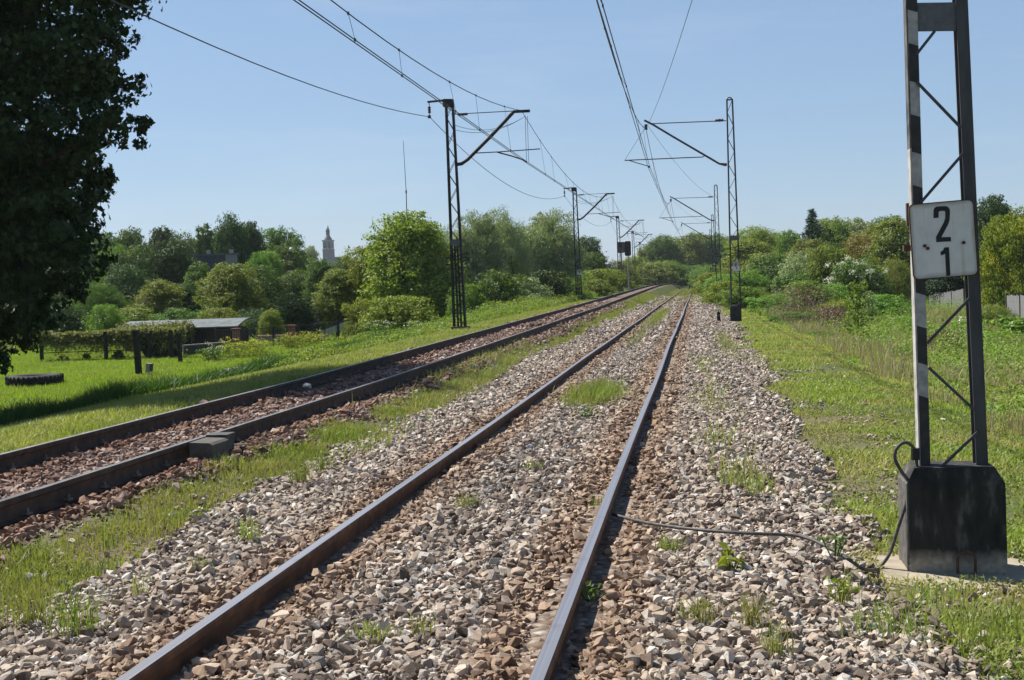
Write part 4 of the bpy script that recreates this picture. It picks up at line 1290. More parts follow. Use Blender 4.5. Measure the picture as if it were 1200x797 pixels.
def post(px, top, Y, w, label, m=None, lean=0.0, group=None, name='fence_post', round_=False):
    b = at(px, 400, Y); z = Hf(b.x, Y); zt = at(px, top, Y).z - z
    r_ = empty(name, (b.x, Y, z), label, 'post', group)
    mb = MB()
    if round_: mb.tube([(0, 0, -.2), (0, 0, zt * .5), (0, 0, zt)], [w / 2, w / 2, w * .45], 8)
    else: mb.box((0, 0, zt / 2 - .1), (w, w, zt + .2), None, 0, .012)
    mb.build('post_shaft', m or M['wood_dark'], r_)
    mb = MB(); mb.box((0, 0, zt + .012), (w * 1.15, w * 1.15, .03), None, 0, .01); mb.build('post_cap', m or M['wood_dark'], r_)
    for zz in (.45, .85): mb = MB(); mb.tube([(-w * .62, -w * .55, zt * zz), (w * .62, -w * .55, zt * zz)], .012, 6); mb.build('wire_tie', M['rust'], r_)
    r_.rotation_euler.y = lean
    return r_


post(161, 388, 39.5, .17, 'taller black wooden post on the lawn, nearest the tyre', lean=-.03)
post(210.5, 391, 46, .13, 'shorter black post on the lawn in front of a red brick pillar', lean=-.03)
b = at(175, 440, 40.2); z = Hf(b.x, 40.2)
st = empty('marker_stone', (b.x, 40.2, z), 'small grey stump standing in grass behind the taller black post', 'marker stone')
mb = MB(); mb.box((0, 0, .14), (.19, .15, .42), Matrix.Rotation(.12, 3, 'Y'), 0, .02); mb.build('stone_body', M['concrete'], st)
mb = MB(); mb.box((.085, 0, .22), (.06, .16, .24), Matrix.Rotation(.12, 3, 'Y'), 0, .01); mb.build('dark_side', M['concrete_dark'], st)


def gp(px, Y): p_ = at(px, 400, Y); return Vector((p_.x, Y, Hf(p_.x, Y)))


def leafset(name, pts, nrm, size, rng, m, parent, shape=LEAF, faces=LEAF_F, droop=None):
    v, f = leaves(np.asarray(pts, float), np.asarray(nrm, float), size, rng, shape, faces, droop)
    return link_mesh(name, np_mesh(name, v, f), m, parent)


rv = np.random.default_rng(71)
A, B = gp(48, 50), gp(212, 51)
vf = empty('vine_fence', A, 'low garden fence overgrown with pale leafy vines behind the lawn', 'fence')
L = B - A
for k in (0, 3, 5, 6):
    p = L * (k / 6); zt = 1.2 + .1 * math.sin(k * 2.1)
    mb = MB(); mb.box((p.x, 0, Hf(A.x + p.x, A.y) - A.z + zt / 2), (.12, .12, zt), None, 0, .01); mb.build('post', M['wood_dark'], vf)
mb = MB()
for zz in (.35, .75, 1.12): mb.tube([(0, -.02, zz), (L.x, L.y, zz)], .018, 5)
for k in range(120):
    p = L * (k / 119); mb.tube([(p.x, p.y, .02), (p.x, p.y, 1.12)], .006, 4)
mb.build('wire_mesh', M['rust'], vf)
n = 15000; t_ = rv.uniform(-.02, 1.02, n); hgt = 1.13 + .16 * vnoise(t_ * L.x, 0, .6, 61) + .25 * np.clip(.12 - t_, 0, 1) * 4
zz = hgt - np.abs(rv.normal(0, .22, n)) * (1 + .8 * vnoise(t_ * L.x, 0, .4, 64))
leafset('vine_leaves', np.stack([t_ * L.x, t_ * L.y + rv.normal(0, .16, n), zz], 1), rv.normal(size=(n, 3)) * .6 + (0, -.3, .6), .10, rv, G['vine'], vf)
n = 12000; t_ = rv.uniform(0, 1, n) ** .6; z_ = rv.uniform(0, 1.1, n)
k = vnoise(t_ * L.x, z_, .45, 62) + .3 * sstep(.6, .72, t_) > .60
leafset('ivy_leaves', np.stack([t_ * L.x, t_ * L.y + rv.normal(0, .06, n) - .03, z_], 1)[k], rv.normal(size=(n, 3))[k] * .5 + (0, -.8, .3), .09, rv, G['ivy'], vf)

A = gp(140, 57); B = gp(282, 57.5)
sh = empty('garden_shed', A, 'low dark garden shed under a pale grey felt roof', 'shed'); L = B - A
for nm, m_, args in (('wall', M['shedwall'], ((L.x / 2, 1.0, .5), (L.x - .35, 1.7, 1.05))),):
    mb = MB(); mb.box(*args); mb.build(nm, m_, sh)
mb = MB(); mb.prism([(-.15, -.25), (2.0, -.25), (2.0, -.18), (-.15, -.18)], 0, 1)
ro = MB(); n = 14; vs = []
for k in range(n + 1):
    a = k / n; y = -.15 + 2.3 * a; z = 1.04 + .34 * math.sin(a * math.pi * .62)
    for x in (-.1, L.x + .12): vs += [(x, y, z), (x, y, z + .05)]
fs = []
for k in range(n):
    i = k * 4; j = i + 4; fs += [(i, j, j + 2, i + 2), (i + 1, i + 3, j + 3, j + 1), (i, i + 1, j + 1, j), (i + 2, j + 2, j + 3, i + 3)]
fs += [(0, 2, 3, 1), (n * 4, n * 4 + 1, n * 4 + 3, n * 4 + 2)]
ro.add(vs, fs); ro.build('roof', M['felt'], sh)
mb = MB(); mb.box((L.x * .68, .142, .46), (.75, .03, .86)); d_ = mb.build('door', M['wood_dark'], sh)
mb = MB(); mb.box((L.x * .68 + .28, .118, .46), (.03, .03, .12)); mb.build('handle', M['steel_grey'], d_)
n = 5600; t_ = rv.uniform(0, .66, n) ** 1.0
vn = empty('vine', (A.x, A.y, A.z), 'pale vine scrambling over the left half of the shed roof', 'vine')
zz = 1.12 + .12 * vnoise(t_ * L.x, 0, .5, 65) + rv.normal(0, .05, n)
leafset('foliage', np.stack([t_ * L.x, -.25 + rv.normal(0, .16, n), zz - np.abs(rv.normal(0, .30, n)) + .16 * (rv.uniform(0, 1, n) < .2)], 1), rv.normal(size=(n, 3)) * .6 + (0, -.5, .5), .10, rv, G['vine'], vn)
mb = MB()
for k in range(5): mb.tube([(.3 + k * .6, -.28, 0), (.35 + k * .62, -.27, .6), (.2 + k * .6, -.25, 1.15)], .02, 5)
mb.build('stems', M['bark'], vn)

A = gp(214, 52.5); B = gp(268, 53.5); L = B - A
wl = empty('low_wall', A, 'low pale concrete wall in front of the dark shed', 'wall')
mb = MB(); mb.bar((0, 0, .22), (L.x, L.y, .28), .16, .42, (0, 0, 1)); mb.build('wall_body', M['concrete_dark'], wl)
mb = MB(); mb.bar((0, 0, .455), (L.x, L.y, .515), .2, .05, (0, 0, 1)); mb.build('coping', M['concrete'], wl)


def pillar(px, top, Y, w, label):
    p = gp(px, Y); zt = at(px, top, Y).z - p.z
    r_ = empty('brick_pillar', p, label, 'pillar', 'red brick gate pillars')
    mb = MB(); mb.box((0, 0, zt / 2 - .1), (w, w, zt + .1)); mb.build('shaft', M['brick'], r_)
    mb = MB(); mb.box((0, 0, zt + .01), (w + .1, w + .1, .09), None, 0, .02); mb.build('capstone', M['brick'], r_)


pillar(277, 386, 56, .28, 'red brick pillar at the right end of the shed, above yellow flowers')
pillar(342.5, 382, 60, .28, 'red brick pillar in the iron fence right of the small lime tree')
pillar(206, 392, 52, .24, 'red brick pillar behind the shorter black post')

FP = [(252, 385, 54), (290, 384, 56), (321, 382, 58.5), (350.5, 379, 60.5), (367, 379, 61.5), (373.5, 377, 62), (397, 375, 64), (420, 372, 66)]
A = gp(225, 53)
fe = empty('iron_fence', A, 'black iron garden fence with thin bars beside the brick pillars', 'fence'); prev = None
for px, top, Y in FP:
    p = gp(px, Y) - A; zt = (at(px, top, Y) - A).z
    mb = MB(); mb.box((p.x, p.y, (zt + p.z) / 2), (.085, .085, zt - p.z), None, 0, .01); mb.build('post', M['steel_black'], fe)
    if prev is not None:
        mb = MB(); a, za = prev
        for fr in (.12, .93): mb.bar((a.x, a.y, a.z + (za - a.z) * fr), (p.x, p.y, p.z + (zt - p.z) * fr), .02, .03, (0, 0, 1))
        n = max(3, int((p - a).length / .14))
        for k in range(1, n):
            u = k / n; c_ = a.lerp(p, u); zc = za + (zt - za) * u; mb.bar(c_ + Vector((0, 0, .02)), (c_.x, c_.y, zc - .03), .014)
        mb.build('bar_panel', M['steel'], fe)
    prev = (p, zt)
p = gp(318, 62.5)
sb = empty('paving_stack', p, 'low stack of pinkish paving slabs behind the iron fence', 'paving stack')
for k in range(4): mb = MB(); mb.box((.0 + .02 * (k % 2), 0, .06 + .115 * k), (1.5 - .05 * k, .7, .105), None, 0, .012); mb.build('slab', M['pinkslab'], sb)
A = gp(374, 66); B = gp(414, 69); L = B - A; zt = at(412, 375, 69).z - A.z
cs = empty('corrugated_sheet', A, 'pale corrugated sheet rising along the bank beside the iron fence', 'metal sheet')
vs = []; n = 80
for k in range(n + 1):
    u = k / n; yy = .03 * math.sin(u * 90); base = L * u
    lo_, hi_ = .05 + u * .65, .45 + u * (zt - .42)
    vs += [(base.x, base.y + yy, base.z + lo_), (base.x, base.y + yy, base.z + hi_), (base.x, base.y + yy + .006, base.z + lo_), (base.x, base.y + yy + .006, base.z + hi_)]
fs = [(i * 4, i * 4 + 4, i * 4 + 5, i * 4 + 1) for i in range(n)] + [(i * 4 + 2, i * 4 + 3, i * 4 + 7, i * 4 + 6) for i in range(n)] + [(i * 4 + 1, i * 4 + 5, i * 4 + 7, i * 4 + 3) for i in range(n)]
mb = MB(); mb.add(vs, fs); mb.build('sheet', M['whitewash'], cs)
for u in (.15, .5, .85):
    mb = MB(); b_ = L * u; mb.box((b_.x, b_.y + .09, b_.z + .3 + u * .4), (.07, .07, .9 + u * .6)); mb.build('support_post', M['wood_dark'], cs)

# flowering yellow plants and white umbels on the left bank
def flower(px, py, Y, n, hgt, rad, label, g='yellow', leaf='lime', group='flowering plants on the left bank'):
    p = gp(px, Y); p.z -= .02; r_ = empty('flowering_plant', p, label, 'plant', group)
    m = 700
    pts = rv.normal(size=(m, 3)) * (rad * .5, rad * .5, .3) + (0, 0, hgt * .5); pts[:, 2] = np.abs(pts[:, 2]) * 1.0
    pts[:, 2] = np.clip(pts[:, 2], .02, hgt * .95)
    leafset('foliage', pts, rv.normal(size=(m, 3)) * .6 + (0, 0, .5), .085, rv, G[leaf], r_)
    hd = rv.normal(size=(n, 3)) * (rad * .5, rad * .5, .12) + (0, 0, hgt); q_ = np.repeat(hd, 16, 0); q_ = q_ + rv.normal(size=q_.shape) * (.05, .05, .025)
    leafset('blossom', q_, rv.normal(size=q_.shape) * .4 + (0, 0, 1), .045, rv, G[g], r_)
    mb = MB()
    for h_ in hd[:14]: mb.tube([(h_[0] * .5, h_[1] * .5, 0), tuple(h_)], .008, 4)
    mb.build('stems', G[leaf], r_)


for i, a in enumerate([(274, 405, 50, 26, .6, .7, 'yellow flowering plant in front of the first brick pillar'),
                       (297, 405, 51, 26, .6, .8, 'yellow flowering clump left of the pinkish paving slabs'),
                       (342, 400, 55, 24, .6, .6, 'yellow flowering plant at the foot of the second brick pillar'),
                       (364, 400, 56, 26, .6, .7, 'yellow flowering clump just right of the second brick pillar'),
                       (402, 405, 52, 20, .42, .8, 'low yellow flowering clump below the pale corrugated sheet')]): flower(*a)
for a in [(247, 412, 47, 12, .5, .5, 'white umbel weeds beside the low pale wall'), (448, 378, 55, 14, 1.0, .9, 'white umbel weeds at the left foot of the big yellow-green tree'),
          (487, 372, 57, 14, .95, .9, 'white umbel weeds left of the nearest left mast')]: flower(*a[:7], g='blossom', leaf='mid')
q = at(284, 437, 38)
hp = gp(284, 38)
mb = MB()
bm = bmesh.new(); bmesh.ops.create_icosphere(bm, subdivisions=3, radius=1)
for v in bm.verts:
    nz = float(vnoise(v.co.x * 3 + 7, v.co.y * 3 + v.co.z * 2, .5, 77)); v.co = Vector((v.co.x * .75, v.co.y * .5, max(v.co.z, -.2) * .24)) * (.75 + .5 * nz)
bm.verts.index_update(); mb.add([v.co.copy() for v in bm.verts], [[v.index for v in f.verts] for f in bm.faces]); bm.free()
o = mb.build('soil_heap', M['concrete']); o.location = (hp.x, hp.y, hp.z + .05); tag(o, 'small grey heap of soil at the edge of the left verge', 'heap')
o = None
for px, py, z, s, lab in ((360, 452, .06, .17, 'white stone lying between the rails of the left track'), (785, 341, .0, .55, 'pale slab lying far along between the two tracks')):
    v_, f_ = SP[5]; q = on_z(px, py, z); o = link_mesh('loose_stone', np_mesh('loose_stone', v_ * s, f_), M['whitewash']); o.location = (q.x, q.y, q.z); tag(o, lab, 'stone')

# ------------------------------------------------------------------ buildings far on the left
p = at(253, 345, 104); z0 = Hf(p.x, 104); ht = at(253, 299, 104).z - z0; hw = 52 * 110 / F_PX; bd_rz = .34
bd = empty('house', (p.x, 104, z0), 'dark grey flat roofed house half hidden in trees', 'building', None, bd_rz)
mb = MB(); mb.box((0, 3, ht / 2), (hw, 6, ht)); wl_ = mb.build('wall', M['plaster'], bd)
mb = MB(); mb.box((0, 3, ht + .06), (hw + .3, 6.3, .13)); mb.build('roof', M['felt'], bd)
for x in (-.5, .35): mb = MB(); mb.box((x * hw * .6 + .6, 2.4, ht + .32), (.35, .35, .42)); mb.build('chimney', M['concrete'], bd)
mb = MB(); mb.box((hw / 2 - .5, -.04, ht - 1.0), (.95, .1, 2.0)); mb.build('side_panel', M['concrete'], bd)
for x in (-1.1, .5):
    for zz in (1.5, ht - 1.9):
        mb = MB(); mb.box((x, -.02, zz), (.8, .08, 1.1)); w_ = mb.build('window', M['whitepaint'], bd)
        mb = MB(); mb.box((x, -.065, zz), (.66, .012, .96)); mb.build('pane', M['dark_glass'], w_)

YC = 800.0
p = at(386.5, 330, YC); z0 = -2.0; k_ = YC / F_PX
ch = empty('church_tower', (p.x, YC, z0), 'distant brick church tower with a dark pointed spire', 'church tower')
zt = at(386, 282, YC).z - z0; zl = at(386, 292.5, YC).z - z0; ww = 12.2 * k_
mb = MB(); mb.prism([(-ww / 2, 0), (ww / 2, 0), (ww * .46, zl), (-ww * .46, zl)], -ww / 2, ww / 2); mb.build('tower_shaft', M['sandstone'], ch)
mb = MB(); mb.box((0, 0, (zl + zt) / 2 + .3), (ww * .88, ww * .88, zt - zl - .6)); bf = mb.build('belfry', M['sandstone'], ch)
for x in (-.22, .22): mb = MB(); mb.prism([(x * ww - .75, zl + 1), (x * ww + .75, zl + 1), (x * ww + .75, zt - 2.2), (x * ww, zt - 1.2), (x * ww - .75, zt - 2.2)], -ww * .45, -ww * .43); mb.build('belfry_window', M['dark_glass'], bf)
for zz in (zl, zt): mb = MB(); mb.box((0, 0, zz), (ww * 1.0, ww * 1.0, .7)); mb.build('cornice', M['concrete'], ch)
mb = MB(); mb.lathe([(ww * .42, zt + .3), (ww * .36, zt + 1.5), (ww * .24, zt + 2.6), (ww * .2, zt + 3.2)], (0, 0, 0), 8); mb.build('cupola', M['copper'], ch)
mb = MB(); mb.lathe([(ww * .19, zt + 3.2), (ww * .19, zt + 6.0), (ww * .24, zt + 6.2), (ww * .15, zt + 7.2)], (0, 0, 0), 8); mb.build('lantern', M['copper'], ch)
zs = at(385, 266, YC).z - z0
mb = MB(); mb.lathe([(ww * .15, zt + 7.1), (ww * .06, zt + 9.6), (.05, zs)], (0, 0, 0), 8); mb.build('spire', M['copper'], ch)
for px, top, w, lab, m_ in ((395.5, 301, 7, 'white rendered house at the right foot of the church tower', M['whitewash']), (381, 307, 12, 'pale long house below the church tower', M['concrete'])):
    YH = 640; p = at(px, 330, YH); zh = at(px, top, YH).z + 2; wd = w * YH / F_PX
    hs = empty('house', (p.x, YH, -2), lab, 'building')
    mb = MB(); mb.box((0, 3, zh * .45), (wd, 6, zh * .9)); mb.build('wall', m_, hs)
    mb = MB(); mb.prism([(-wd / 2 - .2, zh * .9), (wd / 2 + .2, zh * .9), (wd * .25, zh), (-wd * .25, zh)], -.3, 6.3); mb.build('roof', M['felt'], hs)
    mb = MB()
    for x in (-.25, .25): mb.box((x * wd, -.02, zh * .7), (.9, .06, 1.3))
    mb.build('window', M['dark_glass'], hs)

YA = 200.0; p = at(478.5, 340, YA); z0 = Hf(p.x, YA)
an = empty('radio_mast', (p.x, YA, z0), 'very thin leaning antenna pole above the big yellow-green tree', 'antenna')
tp = at(472.5, 165, YA) - Vector((p.x, YA, z0)); lo2 = at(476, 225, YA) - Vector((p.x, YA, z0))
mb = MB(); mb.tube([(0, 0, -.5), lo2], [.09, .075], 8); mb.build('lower_pole', M['steel_grey'], an)
mb = MB(); mb.tube([lo2, tp], [.06, .035], 8); mb.build('whip', M['steel_grey'], an)
mb = MB(); mb.tube([lo2 + Vector((0, 0, -.2)), lo2 + Vector((0, 0, .25))], .13, 8); mb.build('coupling', M['steel'], an)

YP = 112.0; p = at(343.5, 345, YP); z0 = Hf(p.x, YP); zt = at(343, 292.5, YP).z - z0
sl = empty('street_lamp', (p.x, YP, z0), 'thin street lamp with a white globe in front of the left trees', 'street lamp')
mb = MB(); mb.tube([(0, 0, -.2), (0, 0, zt - .2)], [.07, .045], 8); mb.build('pole', M['steel_grey'], sl)
mb = MB(); mb.tube([(0, 0, zt - .35), (-.5, 0, zt - .05), (-1.2, 0, zt + .02)], .025, 6); mb.build('bracket', M['steel_grey'], sl)
mb = MB(); mb.lathe([(.04, -.22), (.17, -.14), (.2, 0), (.15, .14), (.03, .2)], (0, 0, zt), 14); mb.build('globe', M['lampglass'], sl)

# ------------------------------------------------------------------ right garden: board fences, bush, sapling, brush
def board_fence(pxa, Ya, pxb, Yb, topa, topb, label, m=None):
    A_ = gp(pxa, Ya); B_ = gp(pxb, Yb); L_ = B_ - A_; za = at(pxa, topa, Ya).z - A_.z; zb = at(pxb, topb, Yb).z - A_.z
    r_ = empty('board_fence', A_, label, 'fence'); n_ = max(4, int(L_.length / .13)); mb = MB(); rg = random.Random(int(pxa)); dr = Vector((L_.x, L_.y, 0)).normalized()
    rot = Matrix.Rotation(math.atan2(dr.y, dr.x), 3, 'Z')
    for k in range(n_):
        u = (k + .5) / n_; p_ = L_ * u; zt = za + (zb - za) * u + rg.uniform(-.05, .03)
        mb.box((p_.x, p_.y, (zt + p_.z) / 2), (L_.length / n_ - .012, .022, zt - p_.z - .05), rot @ Matrix.Rotation(rg.uniform(-.012, .012), 3, 'Y'))
    mb.build('boards', m or M['wood_grey'], r_)
    for k in range(0, 4):
        p_ = L_ * (k / 3); zt = za + (zb - za) * k / 3
        mb = MB(); mb.box((p_.x, p_.y + .08, (zt + p_.z) / 2), (.1, .1, zt - p_.z)); mb.build('post', M['wood_dark'], r_)
    for f_ in (.25, .8):
        mb = MB(); mb.bar((0, .045, za * f_), (L_.x, L_.y + .045, L_.z + (zb - L_.z) * f_), .04, .06, (0, 0, 1)); mb.build('rail', M['wood_grey'], r_)


board_fence(1181, 70, 1232, 64, 345, 345, 'grey board fence at the right edge, right of the round bush')
board_fence(1146, 96, 1171, 93, 337, 338, 'grey board fence directly behind the round bush')
board_fence(1090, 104, 1131, 98, 346, 338, 'low grey board fence seen between the legs of the striped mast')
board_fence(1030, 118, 1066, 112, 341, 341, 'dark weathered board fence under the tree line left of the sign', M['shedwall'])


def bush(px, Y, top, wpx, g, label, key='bush_a', group=None, name='bush'):
    return tree(key, px, Y, top, wpx, g, label, name, 'bush', group, sink=.05)


PROTO['bush_c'] = None
rng_ = np.random.default_rng(19)
lob = lobes_round(4, 3, .0, 16, rng_, .5); lob.append((0, 0, 1.4, 1.9, 1.9, 1.35))
p_, n_ = crown_cloud(lob, 30000, rng_, .18, 26, .12); k = p_[:, 2] > .05
v_, f_ = leaves(p_[k], n_[k], .085, rng_); me = np_mesh('crown_bush_c', v_, f_); me.materials.append(G['mid']); PROTO['bush_c'] = (me, PROTO['bush_a'][1], 4, 3)
bush(1165, 61, 357, 37, 'olive', 'round clipped yellow-green bush in front of the grey board fences', 'bush_c')


def sapling(px, Y, top, label, w=.9, g='fresh'):
    p = gp(px, Y); zt = at(px, top, Y).z - p.z; r_ = empty('sapling', p, label, 'young tree'); mb = MB(); P_ = []
    rg = np.random.default_rng(int(px))
    mb.tube([(0, 0, -.1), (.03, 0, zt * .5), (-.02, 0, zt)], [.022, .015, .004], 6)
    for k in range(22):
        t_ = .12 + .85 * k / 22; a = k * 2.4; l_ = w * .5 * (1 - t_ * .6) * rg.uniform(.6, 1.1); s_ = Vector((0, 0, zt * t_)); e_ = s_ + Vector((math.cos(a) * l_, math.sin(a) * l_, l_ * .7))
        mb.tube([s_, e_], [.008, .003], 4)
        for u in np.linspace(.2, 1.05, 10): P_ += [np.array(s_.lerp(e_, u)) + rg.normal(size=3) * .05 for _ in range(3)]
    mb.build('stem', M['bark'], r_); P_ = np.array(P_)
    leafset('leaves', P_, rg.normal(size=P_.shape) * .6 + (0, 0, .5), .11, rg, G[g], r_)


sapling(1005, 40, 333, 'slender fresh green sapling rising from the right slope', 1.3)
sapling(1018, 60, 343, 'second sapling just right of the slender one, farther back', 1.1, 'silver')

rb = np.random.default_rng(81)
def brush(px, Y, wpx, top, label):
    p = gp(px, Y); zt = at(px, top, Y).z - p.z; w = wpx * Y / F_PX; r_ = empty('dead_brush', p, label, 'dead bush')
    mb = MB()
    for k in range(150):
        a = rb.normal(0, w * .25); e = Vector((a + rb.normal(0, .35), rb.normal(0, .6), zt * rb.uniform(.45, 1.0))); s_ = Vector((a, rb.normal(0, .5), -.05))
        mb.tube([s_, s_.lerp(e, .5) + Vector((rb.normal(0, .08), 0, 0)), e], [.012, .008, .003], 4)
    mb.build('stems', G['dead'], r_)
    n = 1500; pts = rb.normal(size=(n, 3)) * (w * .25, .5, .3) ; pts[:, 2] = zt * rb.uniform(.1, .95, n)
    leafset('dry_leaves', pts, rb.normal(size=(n, 3)), .07, rb, G['dead'], r_)


brush(938, 62, 60, 333, 'reddish brown dead brush on the right slope behind the second mast')
brush(975, 50, 40, 358, 'tall dry brown stalks left of the slender sapling')
brush(1110, 40, 44, 386, 'low reddish pile of cut twigs below the round bush')

# kitchen garden plants with big leaves
for px, Y, n, hgt, lab in ((1188, 48, 260, .95, 'big leaved green garden plant at the right edge below the fence'), (1160, 44, 150, .6, 'low big leaved plant just left of the big one at the right edge'), (1128, 52, 90, .8, 'leafy plant with a white flower beside the right leg of the striped mast')):
    p = gp(px, Y); r_ = empty('garden_plant', p, lab, 'plant'); pts = rb.normal(size=(n, 3)) * (.45, .4, .0); pts[:, 2] = hgt * rb.uniform(.15, 1.0, n)
    leafset('leaves', pts, rb.normal(size=(n, 3)) * .45 + (0, -.2, .8), .26, rb, G['fresh'], r_)
    mb = MB()
    for q_ in pts[:30]: mb.tube([(q_[0] * .4, q_[1] * .4, 0), tuple(q_)], .01, 4)
    mb.build('stems', G['fresh'], r_)
    if px == 1128:
        q_ = rb.normal(size=(40, 3)) * (.09, .05, .06) + (0, -.1, hgt + .05); leafset('blossom', q_, rb.normal(size=(40, 3)) + (0, -1, 0), .07, rb, G['blossom'], r_)

# ------------------------------------------------------------------ trees
GL = 'trees behind the left garden'; GC = 'trees at the far end of the tracks'; GR = 'trees along the right horizon'
# the great maple on the left: lobes read off its outline, rooted left of the frame
rg = np.random.default_rng(91); YM = 24.0; k_ = YM / F_PX; lob = []
for px, py, rp in ((95, -60, 85), (120, 10, 44), (128, 45, 30), (85, 60, 60), (138, 92, 27), (100, 110, 45), (142, 140, 24), (148, 158, 17), (106, 158, 34), (60, 140, 70), (114, 202, 18), (85, 205, 45), (88, 242, 27), (100, 272, 15),
                   (104, 302, 20), (60, 255, 60), (84, 335, 20), (45, 320, 52), (25, 295, 62), (10, 345, 52), (30, 230, 66), (15, 180, 70), (70, 275, 40), (50, 368, 22), (5, 375, 44), (-6, 415, 26), (-60, 330, 90), (-70, 200, 110), (-60, 60, 120), (-60, -90, 130), (40, -150, 100), (-90, 400, 60), (-190, 250, 110), (-200, 100, 120)):
    yy = YM + rg.uniform(-.8, 1.2) + (0 if px > 60 else rg.uniform(-1.5, 3)); q = at(px, py, yy); r_ = rp * yy / F_PX
    lob.append((q.x, q.y, q.z, r_, max(r_ * 1.3, .8), r_ * .95))
bx_ = at(-60, 400, 25); base = Vector((bx_.x, 25.0, Hf(bx_.x, 25)))
bt = empty('maple_tree', base, 'great dark maple filling the left edge of the photo', 'tree')
L_ = [(a - base.x, b - base.y, c - base.z, d, e, f) for a, b, c, d, e, f in lob]
p_, n_ = crown_cloud(L_, 128000, rg, .26, 60, .30, .3, 0)
v_, f_ = leaves(p_, n_, .118, rg, LOBED, LOBED_F); link_mesh('crown', np_mesh('crown', v_, f_), G['maple'], bt)
mb = MB(); limb_tubes(mb, (0, 0, -.3), L_, .30, rg, .35); mb.build('trunk', M['bark'], bt)

